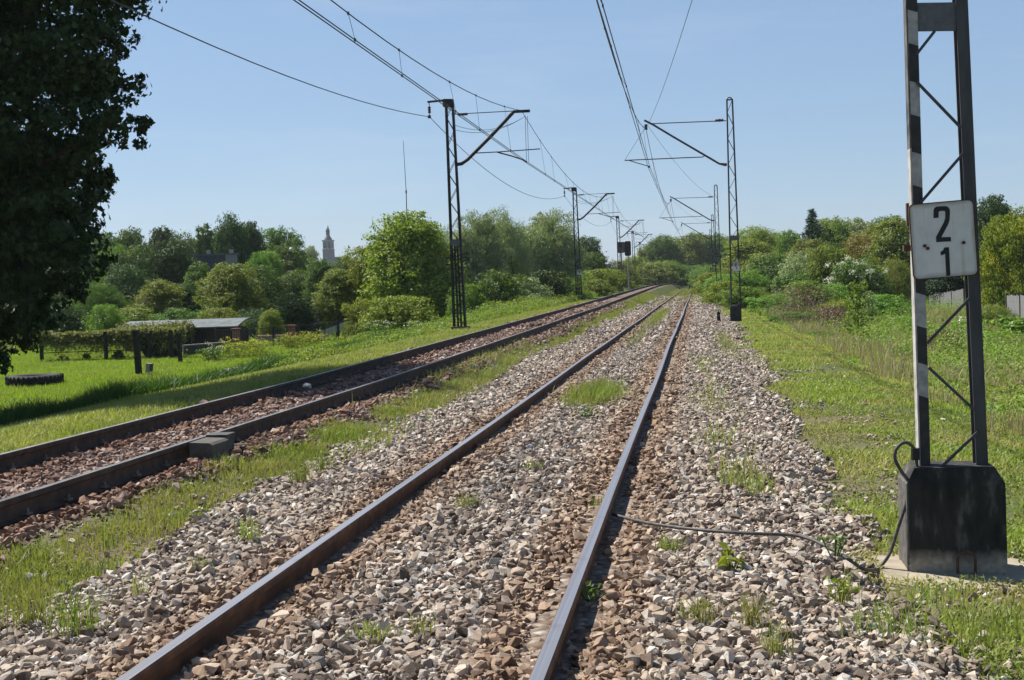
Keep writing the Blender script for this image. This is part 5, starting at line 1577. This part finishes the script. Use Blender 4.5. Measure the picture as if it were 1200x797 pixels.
TR = [
    ('round_c', 62, 118, 285, 90, 'dark', 'dark tree behind the great maple, farthest left of the back row', GL),
    ('round_a', 86, 92, 318, 60, 'mid', 'mid green tree seen low behind the great maple', GL),
    ('bush_b', 60, 70, 352, 80, 'dark', 'dark bush behind the left end of the vine fence', GL),
    ('round_b', 200, 100, 284, 56, 'dark', 'dark green tree filling the belt just left of the flat roofed house', GL),
    ('round_c', 140, 90, 312, 60, 'dark', 'dark shaded tree behind the bright green shrub', GL),
    ('round_a', 298, 84, 328, 50, 'dark', 'dark shaded tree right of the olive tree above the shed', GL),
    ('round_b', 138, 104, 290, 40, 'fresh', 'fresh green tree low in front of the left back row, near the great maple', GL),
    ('round_a', 200, 104, 296, 46, 'olive', 'yellowish tree between the middle row and the left back row', GL),
    ('round_c', 246, 92, 322, 40, 'mid', 'mid green tree between the pointed tree and the right olive tree', GL),
    ('round_b', 296, 90, 312, 52, 'mid', 'mid green tree behind the right end of the shed, left of the drooping tree', GL),
    ('bush_a', 150, 68, 362, 60, 'olive', 'low olive bush behind the right half of the vine fence', GL),
    ('bush_b', 205, 68, 362, 60, 'mid', 'low mid green bush showing above the shed roof', GL),
    ('bush_a', 255, 67, 362, 56, 'olive', 'low olive bush behind the bare end of the shed roof', GL),
    ('bush_c', 300, 72, 362, 44, 'dark', 'dark low bush left of the small lime tree', GL),
    ('bush_b', 368, 78, 352, 46, 'dark', 'dark low bush behind the pale corrugated sheet', GL),
    ('round_a', 376, 92, 306, 44, 'mid', 'mid green tree just below and left of the church tower', GL),
    ('bush_b', 425, 66, 352, 40, 'lime', 'lime green bush at the foot of the lower yellow-green tree', 'trees beside the left track'),
    ('bush_a', 470, 62, 348, 70, 'lime', 'lime green skirt of growth under the big yellow-green tree', 'trees beside the left track'),
    ('round_b', 545, 84, 272, 44, 'silver', 'lower silver green tree touching the nearest left mast', 'trees beside the left track'),
    ('round_c', 622, 98, 268, 46, 'silver', 'round silver green tree between the two right willows', 'trees beside the left track'),
    ('bush_a', 545, 68, 334, 40, 'fresh', 'fresh green bush just right of the nearest left mast foot', 'trees beside the left track'),
    ('bush_b', 662, 92, 326, 44, 'fresh', 'fresh green bush left of the second left mast', 'trees beside the left track'),
    ('bush_a', 945, 78, 330, 60, 'fresh', 'bright green shrub behind the dead brush on the right slope', GR),
    ('bush_b', 985, 66, 352, 54, 'lime', 'lime green shrub left of the slender sapling', GR),
    ('bush_a', 1030, 72, 346, 56, 'fresh', 'bright green shrub right of the two saplings', GR),
    ('bush_b', 925, 54, 366, 50, 'mid', 'mid green shrub at the near end of the dead brush', GR),
    ('bush_c', 882, 82, 340, 36, 'lime', 'lime green shrub beside the second mast foundation', GR),
    ('bush_b', 1030, 36, 408, 46, 'fresh', 'spreading green shrub low on the right slope', GR),
    ('bush_a', 1010, 30, 432, 40, 'lime', 'nearest lime green weedy shrub on the right verge', GR),
    ('round_b', 975, 170, 258, 60, 'olive', 'olive treetop directly behind the dark spruce', GR),
    ('round_c', 1035, 150, 262, 56, 'lime', 'lime green tree in the right treeline left of the sign', GR),
    ('round_a', 905, 230, 276, 60, 'mid', 'mid green tree far behind the wide yellow-green one', GR),
    ('round_b', 790, 300, 280, 60, 'lime', 'lime green tree closing the far end behind the others', GC),
    ('round_c', 850, 300, 279, 60, 'olive', 'olive tree farthest back behind the right masts', GC),
    ('bush_a', 768, 235, 308, 40, 'olive', 'olive bush right of the farthest left mast', GC),  # proto, px, Y, top, width px, leaf, label, group
    ('round_a', 122, 120, 276, 56, 'mid', 'mid green tree in the left back row, partly behind the great maple', GL),
    ('round_b', 156, 122, 271, 52, 'mid', 'mid green tree in the left back row, second from the great maple', GL),
    ('upright_a', 188, 121, 269, 40, 'dark', 'upright dark green tree in the left back row, left of the flat roofed house', GL),
    ('round_c', 218, 126, 274, 46, 'mid', 'mid green tree rising just left behind the flat roofed house', GL),
    ('upright_b', 240, 130, 266, 36, 'mid', 'upright tree directly behind the left part of the flat roofed house', GL),
    ('round_c', 265, 115, 254, 46, 'dark', 'darkest and tallest tree of the left back row, above the flat roofed house', GL),
    ('round_a', 290, 118, 263, 40, 'dark', 'dark green tree touching the right side of the tallest back row tree', GL),
    ('round_b', 326, 124, 270, 58, 'mid', 'broad mid green tree behind the street lamp', GL),
    ('round_a', 318, 108, 296, 40, 'fresh', 'fresh green tree left of the street lamp', GL),
    ('willow', 116, 82, 333, 56, 'mid', 'drooping green bush-like tree beside the great maple', GL),
    ('round_c', 156, 96, 300, 58, 'dark', 'dense dark green tree in the left middle row', GL),
    ('round_b', 184, 78, 330, 60, 'olive', 'yellow-olive tree above the left end of the shed', GL),
    ('upright_b', 233, 86, 309, 36, 'mid', 'narrow pointed green tree in front of the flat roofed house', GL),
    ('round_a', 216, 80, 334, 46, 'dark', 'small dark green tree between olive trees behind the shed', GL),
    ('round_b', 266, 76, 311, 64, 'olive', 'yellow-olive tree above the right end of the shed', GL),
    ('weep', 318, 82, 326, 60, 'dark', 'drooping dark green tree behind the small lime tree', GL),
    ('weep', 345, 73, 345, 52, 'maple', 'very dark drooping tree left of the olive tree by the metal sheet', GL),
    ('round_c', 358, 102, 318, 56, 'mid', 'mid green tree below the church tower', GL),
    ('upright_a', 392, 75, 317, 42, 'olive', 'slim yellow-olive tree above the pale corrugated sheet', GL),
    ('bush_a', 124, 66, 358, 44, 'fresh', 'bright green shrub behind the vine fence', GL),
    ('round_a', 315, 63, 364, 27, 'lime', 'small lime green tree behind the iron fence', GL),
    ('round_b', 340, 150, 300, 60, 'mid', 'distant green tree right of the street lamp', GL),
    ('bush_b', 375, 130, 322, 40, 'olive', 'low olive bush below the church tower', GL),
    ('round_c', 410, 210, 303, 34, 'mid', 'distant round tree right of the church tower', GL),
    ('round_a', 362, 300, 290, 24, 'silver', 'hazy distant tree left of the church tower', GL),
    ('round_b', 408, 420, 300, 22, 'silver', 'hazy distant treetop right of the white house', GL),
    ('round_a', 472, 74, 253, 104, 'lime', 'big yellow-green tree left of the nearest left mast', 'trees beside the left track'),
    ('round_b', 436, 76, 290, 62, 'lime', 'lower yellow-green tree joined to the left side of the big one', 'trees beside the left track'),
    ('round_b', 517, 78, 285, 40, 'mid', 'mid green tree directly behind the nearest left mast', 'trees beside the left track'),
    ('willow', 562, 86, 252, 58, 'silver', 'silver green willow just right of the nearest left mast', 'trees beside the left track'),
    ('willow_b', 602, 92, 246, 58, 'silver', 'tallest silver green willow, in the middle of the three', 'trees beside the left track'),
    ('willow', 645, 100, 249, 64, 'silver', 'pale silver willow beside the second left mast', 'trees beside the left track'),
    ('bush_b', 580, 74, 318, 60, 'mid', 'green bush at the foot of the middle silver willow', 'trees beside the left track'),
    ('bush_a', 640, 86, 318, 50, 'dark', 'dark green bush under the pale silver willow', 'trees beside the left track'),
    ('round_a', 686, 175, 279, 46, 'dark', 'dark round tree behind the second left mast', 'trees beside the left track'),
    ('round_b', 693, 150, 297, 30, 'mid', 'mid green tree right of the second left mast', 'trees beside the left track'),
    ('bush_a', 706, 128, 316, 44, 'lime', 'lime green bush between the second and third left masts', 'trees beside the left track'),
    ('bush_b', 683, 112, 322, 38, 'fresh', 'fresh green bush at the foot of the second left mast', 'trees beside the left track'),
    ('bush_c', 722, 175, 306, 42, 'olive', 'olive bush behind the third left mast', 'trees beside the left track'),
    ('bush_a', 745, 250, 302, 40, 'lime', 'lime green bush behind the farthest left mast', GC),
    ('round_b', 764, 275, 288, 34, 'olive', 'olive tree at the far end, left of the tallest central one', GC),
    ('round_c', 786, 270, 277, 42, 'mid', 'mid green tree at the far end above the curve of the left track', GC),
    ('round_a', 812, 280, 274, 42, 'olive', 'tallest olive tree standing where the two tracks vanish', GC),
    ('round_b', 838, 285, 276, 44, 'mid', 'mid green tree at the far end behind the right masts', GC),
    ('bush_b', 780, 242, 306, 44, 'fresh', 'fresh green bush closing the curve of the left track', GC),
    ('bush_a', 808, 246, 312, 40, 'mid', 'mid green bush where the near track ends', GC),
    ('bush_c', 832, 236, 310, 36, 'fresh', 'low fresh green bush at the end of the near track, right side', GC),
    ('bush_a', 832, 140, 320, 34, 'lime', 'lime green bush beside the near track in the distance', GC),
    ('bush_b', 846, 112, 322, 46, 'fresh', 'fresh green bush farther back, left of the second right mast', GR),
    ('bush_a', 838, 96, 332, 26, 'mid', 'mid green bush closest to the near track before its far end', GR),
    ('bush_b', 868, 78, 336, 46, 'fresh', 'fresh green bush wrapped behind the second right mast foot', GR),
    ('bush_a', 895, 150, 298, 60, 'olive', 'olive bush high on the right bank behind the second right mast', GR),
    ('bush_b', 935, 98, 318, 60, 'mid', 'mid green bush in front of the spruce, left of the blossom bush', GR),
    ('bush_a', 972, 82, 334, 50, 'fresh', 'fresh green shrub low in front of the blossom bush', GR),
    ('round_a', 880, 170, 282, 60, 'lime', 'lime green tree between the second right mast and the wide tree', GR),
    ('round_b', 945, 140, 282, 50, 'olive', 'olive tree low in front of the dark spruce', GR),
    ('round_c', 170, 112, 290, 60, 'mid', 'mid green tree filling the left back row behind the olive tree', GL),
    ('round_a', 108, 108, 288, 60, 'dark', 'dark green tree right against the edge of the great maple', GL),
    ('round_b', 338, 112, 290, 60, 'mid', 'mid green tree just behind and right of the street lamp', GL),
    ('round_a', 308, 98, 298, 34, 'fresh', 'fresh green tree right of the flat roofed house', GL),
    ('round_c', 580, 105, 262, 60, 'silver', 'silver green tree filling the gap behind the first two willows', 'trees beside the left track'),
    ('willow_b', 535, 92, 268, 50, 'silver', 'silver green willow partly behind the nearest left mast', 'trees beside the left track'),
    ('bush_a', 610, 80, 326, 56, 'silver', 'grey-green bush under the middle of the willows', 'trees beside the left track'),
    ('bush_b', 718, 158, 318, 34, 'lime', 'lime green bush left of the two signals', 'trees beside the left track'),
    ('bush_a', 700, 108, 328, 30, 'olive', 'yellowish low bush left of the third left mast', 'trees beside the left track'),
    ('round_c', 862, 240, 280, 46, 'mid', 'mid green tree behind the second right mast', GR),
    ('willow', 893, 205, 267, 66, 'lime', 'wide yellow-green tree left of the dark spruce', GR),
    ('round_a', 928, 160, 272, 36, 'fresh', 'bright green tree touching the left side of the dark spruce', GR),
    ('spruce', 953, 150, 245, 48, 'spruce', 'single dark pointed spruce above the right treeline', GR),
    ('round_b', 984, 150, 262, 48, 'fresh', 'bright green tree right of the dark spruce', GR),
    ('upright_b', 1010, 165, 258, 36, 'silver', 'feathery pale treetop right of the bright green tree', GR),
    ('round_c', 1018, 118, 275, 52, 'bronze', 'bronze tinted tree above the white blossom bush', GR),
    ('upright_a', 1050, 112, 258, 50, 'olive', 'yellow-green tree at the left edge of the sign', GR),
    ('round_a', 1044, 170, 256, 60, 'mid', 'mid green tree behind the yellow-green one by the sign', GR),
    ('round_b', 1098, 125, 250, 60, 'dark', 'dark tree hidden behind the number sign', GR),
    ('round_a', 1158, 112, 233, 54, 'dark', 'tall dark green tree right of the striped mast', GR),
    ('round_c', 1200, 130, 244, 60, 'olive', 'olive tree at the right edge behind the yellow laburnum', GR),
    ('bush_a', 968, 98, 290, 44, 'olive', 'pale olive bush left of the white blossom bush', GR),
    ('bush_b', 940, 120, 297, 46, 'silver', 'silver green bush below the dark spruce', GR),
    ('bush_a', 905, 130, 300, 50, 'mid', 'mid green bush right of the second right mast', GR),
    ('bush_b', 880, 100, 318, 44, 'fresh', 'fresh green bush behind the second right mast', GR),
    ('bush_a', 848, 90, 330, 40, 'lime', 'lime green bush left of the second right mast', GR),
    ('bush_b', 908, 70, 346, 54, 'fresh', 'low fresh green bush right of the second mast foundation', GR),
    ('bush_c', 1046, 100, 305, 40, 'olive', 'low olive bush under the yellow-green tree by the sign', GR),
    ('round_b', 1120, 104, 300, 56, 'maple', 'very dark bush behind the lower edge of the sign', GR),
    ('bush_a', 1062, 55, 372, 46, 'fresh', 'fresh green bush left of the striped leg, on the slope', GR),
    ('bush_b', 1050, 34, 408, 40, 'mid', 'nearest green bush left of the striped leg', GR),
    ('bush_b', 960, 42, 388, 34, 'fresh', 'small leafy bush left of the slender sapling', GR),
    ('bush_a', 1190, 30, 440, 60, 'mid', 'leafy weedy bush right of the striped mast', GR),
]
for (k, px, Y, top, w, g, lab, gr) in TR:
    low = k.startswith('bush'); tree(k, px, Y, top, w, g, lab, 'bush' if low else ('spruce_tree' if k == 'spruce' else 'tree'), 'bush' if low else 'tree', gr)

# white blossom bush and laburnum: a crown with flowers of their own
wb = tree('bush_b', 1004, 92, 304, 56, 'mid', 'bush covered with white blossom in the right middle distance', 'blossom_bush', 'bush', GR)
rg = np.random.default_rng(95)
lb_ = lobes_round(4.1, 3, .3, 13, rg, .42); p_, n_ = crown_cloud(lb_, 3000, rg, .26, 30, .12, .6)
leafset('blossom', p_, n_, .085, rg, G['blossom'], wb)
la = tree('weep', 1186, 84, 254, 62, 'lime', 'laburnum tree hung with yellow blossom above the right board fence', 'laburnum_tree', 'tree', GR)
lb_ = lobes_round(6.1, 7, .8, 16, rg, .36); p_, n_ = crown_cloud(lb_, 300, rg, .3, 1, .06, .4)
q_ = np.repeat(p_, 34, 0) + rg.normal(size=(len(p_) * 34, 3)) * (.09, .09, .0); q_[:, 2] -= rg.uniform(0, .8, len(q_))
leafset('blossom', q_, rg.normal(size=q_.shape), .10, rg, G['yellow'], la)


# ------------------------------------------------------------------ weeds standing in the ballast
def tuft(px, py, hgt, n, rad, label, g='strip', z=-.075):
    q_ = on_z(px, py, z); rg = np.random.default_rng(int(px * 7 + py)); r_ = empty('weed_tuft', (q_.x, q_.y, z - .02), label, 'weed', 'weeds in the ballast')
    V = []; Fc = []
    for k in range(int(n * 1.7)):
        b_ = rg.normal(0, rad * 1.15, 2); a = rg.uniform(0, 6.28); h_ = hgt * rg.uniform(.5, 1.1); l_ = h_ * abs(rg.normal(0, .5)); d_ = rg.uniform(0, 6.28); w = rg.uniform(.0014, .003)
        s_ = np.array([math.cos(a), math.sin(a), 0]) * w; o_ = np.array([b_[0], b_[1], 0]); dl = np.array([math.cos(d_), math.sin(d_), 0]) * l_
        i = len(V); V += [o_ - s_, o_ + s_, o_ + dl * .25 + s_ + (0, 0, h_ * .5), o_ + dl * .25 - s_ + (0, 0, h_ * .5), o_ + dl * .7 + (0, 0, h_ * .85) + s_ * .7, o_ + dl * .7 + (0, 0, h_ * .85) - s_ * .7, o_ + dl + (0, 0, h_)]
        Fc += [(i, i + 1, i + 2), (i, i + 2, i + 3), (i + 3, i + 2, i + 4), (i + 3, i + 4, i + 5), (i + 5, i + 4, i + 6)]
    link_mesh('blades', np_mesh('blades', np.array(V), np.array(Fc)), G[g], r_)
    m = max(6, n // 3); pts = rg.normal(size=(m, 3)) * (rad * 1.2, rad * 1.2, 0); pts[:, 2] = rg.uniform(.1, .8, m) * hgt
    leafset('leaves', pts, rg.normal(size=(m, 3)) * .5 + (0, 0, .6), hgt * .16, rg, G[g], r_)


def leafy(px, py, hgt, n, rad, label, size=.06, g='lime', z=-.08):
    q_ = on_z(px, py, z); rg = np.random.default_rng(int(px * 5 + py)); r_ = empty('leafy_weed', (q_.x, q_.y, z - .02), label, 'weed', 'weeds in the ballast')
    pts = rg.normal(size=(n, 3)) * (rad, rad, 0); pts[:, 2] = hgt * rg.uniform(.35, 1.05, n)
    leafset('leaves', pts, rg.normal(size=(n, 3)) * .5 + (0, -.2, .8), size, rg, G[g], r_)
    mb = MB()
    for p__ in pts[:8]: mb.tube([(p__[0] * .3, p__[1] * .3, 0), tuple(p__)], .004, 4)
    mb.build('stems', G[g], r_)


for a in [(35, 722, .20, 70, .07, 'broad green grass tuft at the lower left edge of the ballast'), (82, 735, .24, 50, .05, 'tall grass tuft right of the broad one at the lower left'), (20, 690, .18, 60, .07, 'yellowish grass tuft at the left edge above the broad one'),
          (162, 692, .13, 14, .02, 'thin single grass stalk left of the left near rail'), (232, 665, .10, 16, .03, 'small pale tuft between the left edge and the near rail'), (290, 628, .16, 24, .03, 'upright tuft in the middle of the left ballast slope'),
          (352, 560, .22, 44, .05, 'tall tuft beside the grass strip, below the junction box'), (376, 548, .20, 40, .04, 'tall tuft just right of the one below the junction box'), (437, 742, .09, 34, .05, 'low green tuft between the rails near the bottom edge'),
          (548, 592, .12, 40, .05, 'small green tuft alone between the rails, farther from the camera'), (494, 737, .11, 14, .02, 'thin grass stalks between the rails near the bottom edge'), (625, 547, .09, 24, .04, 'grass tuft between the rails close to the right rail'),
          (823, 722, .12, 44, .04, 'bushy tuft right of the right rail near the bottom edge'), (880, 728, .17, 34, .03, 'upright tuft below the black cable'), (905, 762, .15, 26, .025, 'thin tuft at the bottom edge right of the right rail'), (786, 642, .10, 36, .035, 'small round tuft just below the rail end of the cable'),
          (885, 575, .15, 30, .04, 'tuft above the middle of the black cable'), (858, 566, .14, 30, .04, 'tuft left above the middle of the black cable'), (1045, 735, .14, 60, .08, 'grass tuft in front of the tarred block'),
          (1090, 700, .09, 90, .12, 'low grass at the front foot of the tarred block'), (1170, 735, .13, 90, .12, 'grass tuft at the right bottom edge'), (985, 700, .17, 24, .03, 'upright tuft beside the leafy weed under the cable'), (130, 640, .2, 20, .03, 'tall thin stalks at the edge of the left grass strip'), (700, 590, .08, 16, .03, 'tiny tuft close beside the right rail')]:
    tuft(*a)
leafy(857, 668, .13, 26, .045, 'broad leaved yellow-green weed in the stones below the cable', .055)
leafy(985, 700, .11, 34, .03, 'lime green leafy weed below the low bend of the cable', .032)
leafy(978, 648, .12, 30, .035, 'grey-green leafy weed behind the low bend of the cable', .035, 'mid')
leafy(690, 488, .10, 40, .08, 'low dark leafy weed below the big grass patch between the rails', .05, 'mid')
leafy(690, 700, .07, 20, .04, 'tiny leafy weed close to the right rail', .035, 'mid')

# ------------------------------------------------------------------ the air
def haze_f():
    m = bpy.data.materials.new('pale_air'); m.use_nodes = True; nt = m.node_tree; nt.nodes.clear()
    out = nt.nodes.new('ShaderNodeOutputMaterial'); v = nt.nodes.new('ShaderNodeVolumePrincipled')
    v.inputs['Color'].default_value = (.80, .88, 1.0, 1); v.inputs['Density'].default_value = HAZE; v.inputs['Anisotropy'].default_value = .2
    nt.links.new(v.outputs[0], out.inputs['Volume']); return m


HAZE = .00013
mb = MB(); mb.box((0, 560, 33), (1700, 1260, 72)); tag(mb.build('haze', haze_f()), 'pale summer haze in the air', None, None, 'stuff')

# ------------------------------------------------------------------ light, sky, camera
SUN_AZ, SUN_EL = -62.0, 52.0              # azimuth from the track direction, + is right
w = bpy.data.worlds.new('World'); sc.world = w; w.use_nodes = True
nt = w.node_tree; bg = nt.nodes['Background']
sky = nt.nodes.new('ShaderNodeTexSky'); sky.sky_type = 'NISHITA'; sky.sun_disc = False
sky.sun_elevation = R(SUN_EL); sky.sun_rotation = R(SUN_AZ); sky.altitude = 100; sky.air_density = 1.0; sky.dust_density = .3; sky.ozone_density = 3.0
mx = nt.nodes.new('ShaderNodeMix'); mx.data_type = 'RGBA'; # pale haze low in the sky, thinning towards the zenith
tcz = nt.nodes.new('ShaderNodeTexCoord'); sz = nt.nodes.new('ShaderNodeSeparateXYZ'); nt.links.new(tcz.outputs['Generated'], sz.inputs[0])
hz = ramp(nt, sz.outputs[2], [(.0, (.55,) * 3), (.30, (.55,) * 3), (.62, (.74,) * 3), (1, (.74,) * 3)]); nt.links.new(hz, mx.inputs[0])
hc = ramp(nt, sz.outputs[2], [(.0, (.275, .41, .62)), (.28, (.275, .41, .62)), (.6, (.085, .155, .30)), (1, (.05, .11, .24))])
hv = nt.nodes.new('ShaderNodeVectorMath'); hv.operation = 'SCALE'; hv.inputs['Scale'].default_value = 10.0; nt.links.new(hc, hv.inputs[0])
nt.links.new(sky.outputs[0], mx.inputs[6]); nt.links.new(hv.outputs[0], mx.inputs[7])
tc = nt.nodes.new('ShaderNodeTexCoord'); mp = nt.nodes.new('ShaderNodeMapping'); mp.inputs['Scale'].default_value = (2.2, 2.2, 13); mp.inputs['Rotation'].default_value = (.12, .2, 0)
nt.links.new(tc.outputs['Generated'], mp.inputs[0])
wn = noise(nt, 1.7, 7, mp.outputs[0], .6)
wf = ramp(nt, wn, [(.52, (0, 0, 0)), (.8, (.22, .22, .22))])
nt.links.new(mix(nt, wf, mx.outputs[2], (6.3, 7.0, 8.2)), bg.inputs['Color']); bg.inputs['Strength'].default_value = .064
sd = bpy.data.lights.new('sun', 'SUN'); sd.energy = 5.0; sd.angle = R(.53); sd.color = (1.0, .955, .89)
so = bpy.data.objects.new('sun', sd); COL.objects.link(so)
dv = Vector((math.sin(R(SUN_AZ)) * math.cos(R(SUN_EL)), math.cos(R(SUN_AZ)) * math.cos(R(SUN_EL)), math.sin(R(SUN_EL))))
so.rotation_euler = dv.to_track_quat('Z', 'Y').to_euler()

cd = bpy.data.cameras.new('camera'); cam = bpy.data.objects.new('camera', cd); COL.objects.link(cam)
cd.sensor_width = 36; cd.lens = 36 * F_PX / 1200; cd.clip_end = 6000; cd.clip_start = .05
Rw = CM.T                                  # columns: camera x right, y down, z forward, in world axes
mw = Matrix(((Rw[0, 0], -Rw[0, 1], -Rw[0, 2], CAM[0]), (Rw[1, 0], -Rw[1, 1], -Rw[1, 2], CAM[1]), (Rw[2, 0], -Rw[2, 1], -Rw[2, 2], CAM[2]), (0, 0, 0, 1)))
cam.matrix_world = mw; sc.camera = cam
vs_ = sc.view_settings; vs_.view_transform = 'Standard'; vs_.look = 'None'; vs_.exposure = 0.85; vs_.gamma = 1.0; vs_.use_curve_mapping = False
sc.render.resolution_x, sc.render.resolution_y = 1024, 680
sc.cycles.use_denoising = True; sc.cycles.use_adaptive_sampling = False; sc.cycles.max_bounces = 6; sc.cycles.transparent_max_bounces = 8
